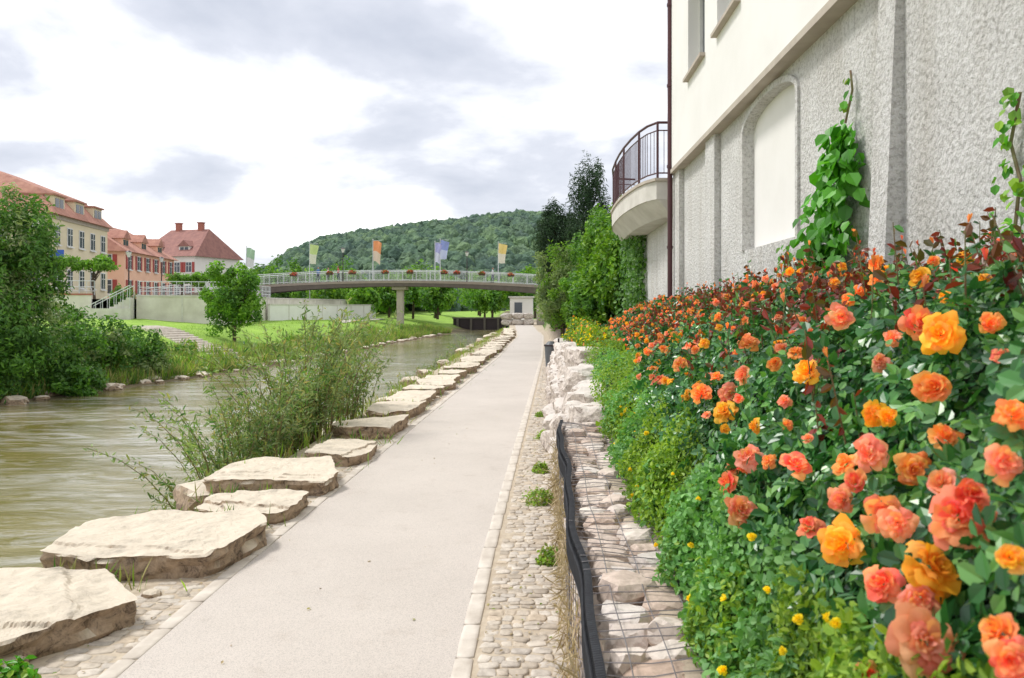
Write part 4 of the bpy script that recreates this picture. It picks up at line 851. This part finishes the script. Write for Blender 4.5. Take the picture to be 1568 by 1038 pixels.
for q in range(6):
    k=np.arange(n)%6==q; P=np.stack([x[k],y[k],hill(x[k],y[k])+s[k]*.8],1); a=rng.random(k.sum())*6.28; R=np.zeros((k.sum(),3,3)); R[:,0,0]=np.cos(a);R[:,0,1]=-np.sin(a);R[:,1,0]=np.sin(a);R[:,1,1]=np.cos(a);R[:,2,2]=1
    V,Fc=scatter(Vt[q],F0,P,R,s[k]); Vs.append(V);Fs.append(Fc+o);o+=len(V)
def hillmat():
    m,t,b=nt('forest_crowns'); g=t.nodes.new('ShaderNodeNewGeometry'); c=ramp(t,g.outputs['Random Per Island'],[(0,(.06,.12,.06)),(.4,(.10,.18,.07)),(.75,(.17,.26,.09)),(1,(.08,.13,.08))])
    c=mixc(t,1.0,c,ramp(t,noi(t,.5,6,.8),[(.35,(.4,.45,.48)),(.65,(1.35,1.35,1.25))]),'MULTIPLY'); c=mixc(t,1.0,c,ramp(t,noi(t,.02,4,.6),[(.35,(.7,.75,.8)),(.65,(1.2,1.2,1.1))]),'MULTIPLY'); c=mixc(t,.2,c,(.32,.40,.44)); t.links.new(c,b.inputs['Base Color']); b.inputs['Roughness'].default_value=1; b.inputs['Specular IOR Level'].default_value=.1  # last mix paints blue-grey distance haze into the crown colour
    bump(t,b,noi(t,.9,5,.7),1,1.2); return m
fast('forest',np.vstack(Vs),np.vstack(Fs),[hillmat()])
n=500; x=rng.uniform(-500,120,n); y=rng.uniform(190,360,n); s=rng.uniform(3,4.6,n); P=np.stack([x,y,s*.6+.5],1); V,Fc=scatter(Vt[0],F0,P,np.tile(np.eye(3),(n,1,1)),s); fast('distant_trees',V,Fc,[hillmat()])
# ------------------------------------------------------------------ world
w=bpy.data.worlds.new('World'); sc.world=w; w.use_nodes=True; t=w.node_tree; bg=t.nodes['Background']
sun_el,sun_az=math.radians(55),math.radians(-70)
sky=t.nodes.new('ShaderNodeTexSky'); sky.sky_type='NISHITA'; sky.sun_disc=False; sky.sun_elevation=sun_el; sky.sun_rotation=sun_az
tc=t.nodes.new('ShaderNodeTexCoord'); sp=t.nodes.new('ShaderNodeSeparateXYZ'); t.links.new(tc.outputs['Generated'],sp.inputs[0])
def mth(op,a,b):
    m=t.nodes.new('ShaderNodeMath'); m.operation=op
    for i,v in enumerate((a,b)):
        if isinstance(v,(int,float)): m.inputs[i].default_value=v
        else: t.links.new(v,m.inputs[i])
    return m.outputs[0]
zz=mth('ADD',mth('MAXIMUM',sp.outputs[2],0),.3); cb=t.nodes.new('ShaderNodeCombineXYZ'); t.links.new(mth('DIVIDE',sp.outputs[0],zz),cb.inputs[0]); t.links.new(mth('DIVIDE',sp.outputs[1],zz),cb.inputs[1]); cb.inputs[2].default_value=5.3
f=noi(t,1.9,10,.52,cb.outputs[0],.15)
cl=ramp(t,f,[(.33,(6.4,6.8,7.8)),(.44,(8.0,8.3,9.2)),(.53,(11.8,11.9,12.3)),(.64,(18,18,18))])
t.links.new(mixc(t,.08,cl,sky.outputs[0]),bg.inputs[0]); bg.inputs[1].default_value=.105
sd=bpy.data.lights.new('sun','SUN'); sd.energy=2.7; sd.angle=math.radians(12); sd.color=(1,.965,.92); so=link(bpy.data.objects.new('sun',sd))
dirv=Vector((math.sin(sun_az)*math.cos(sun_el),math.cos(sun_az)*math.cos(sun_el),math.sin(sun_el))); so.rotation_euler=dirv.to_track_quat('Z','Y').to_euler()
sc.view_settings.view_transform='Standard'; sc.view_settings.look='None'; sc.view_settings.exposure=0
cam=bpy.data.cameras.new('camera'); cam.lens=28; cam.sensor_width=36; cam.shift_x=-46/1568; cam.shift_y=-49/1568; cam.clip_end=6000; cam.clip_start=.05
cam.dof.use_dof=True; cam.dof.focus_distance=9; cam.dof.aperture_fstop=5
co=link(bpy.data.objects.new('camera',cam)); co.location=(0,0,2); co.rotation_euler=(math.pi/2,0,0); sc.camera=co
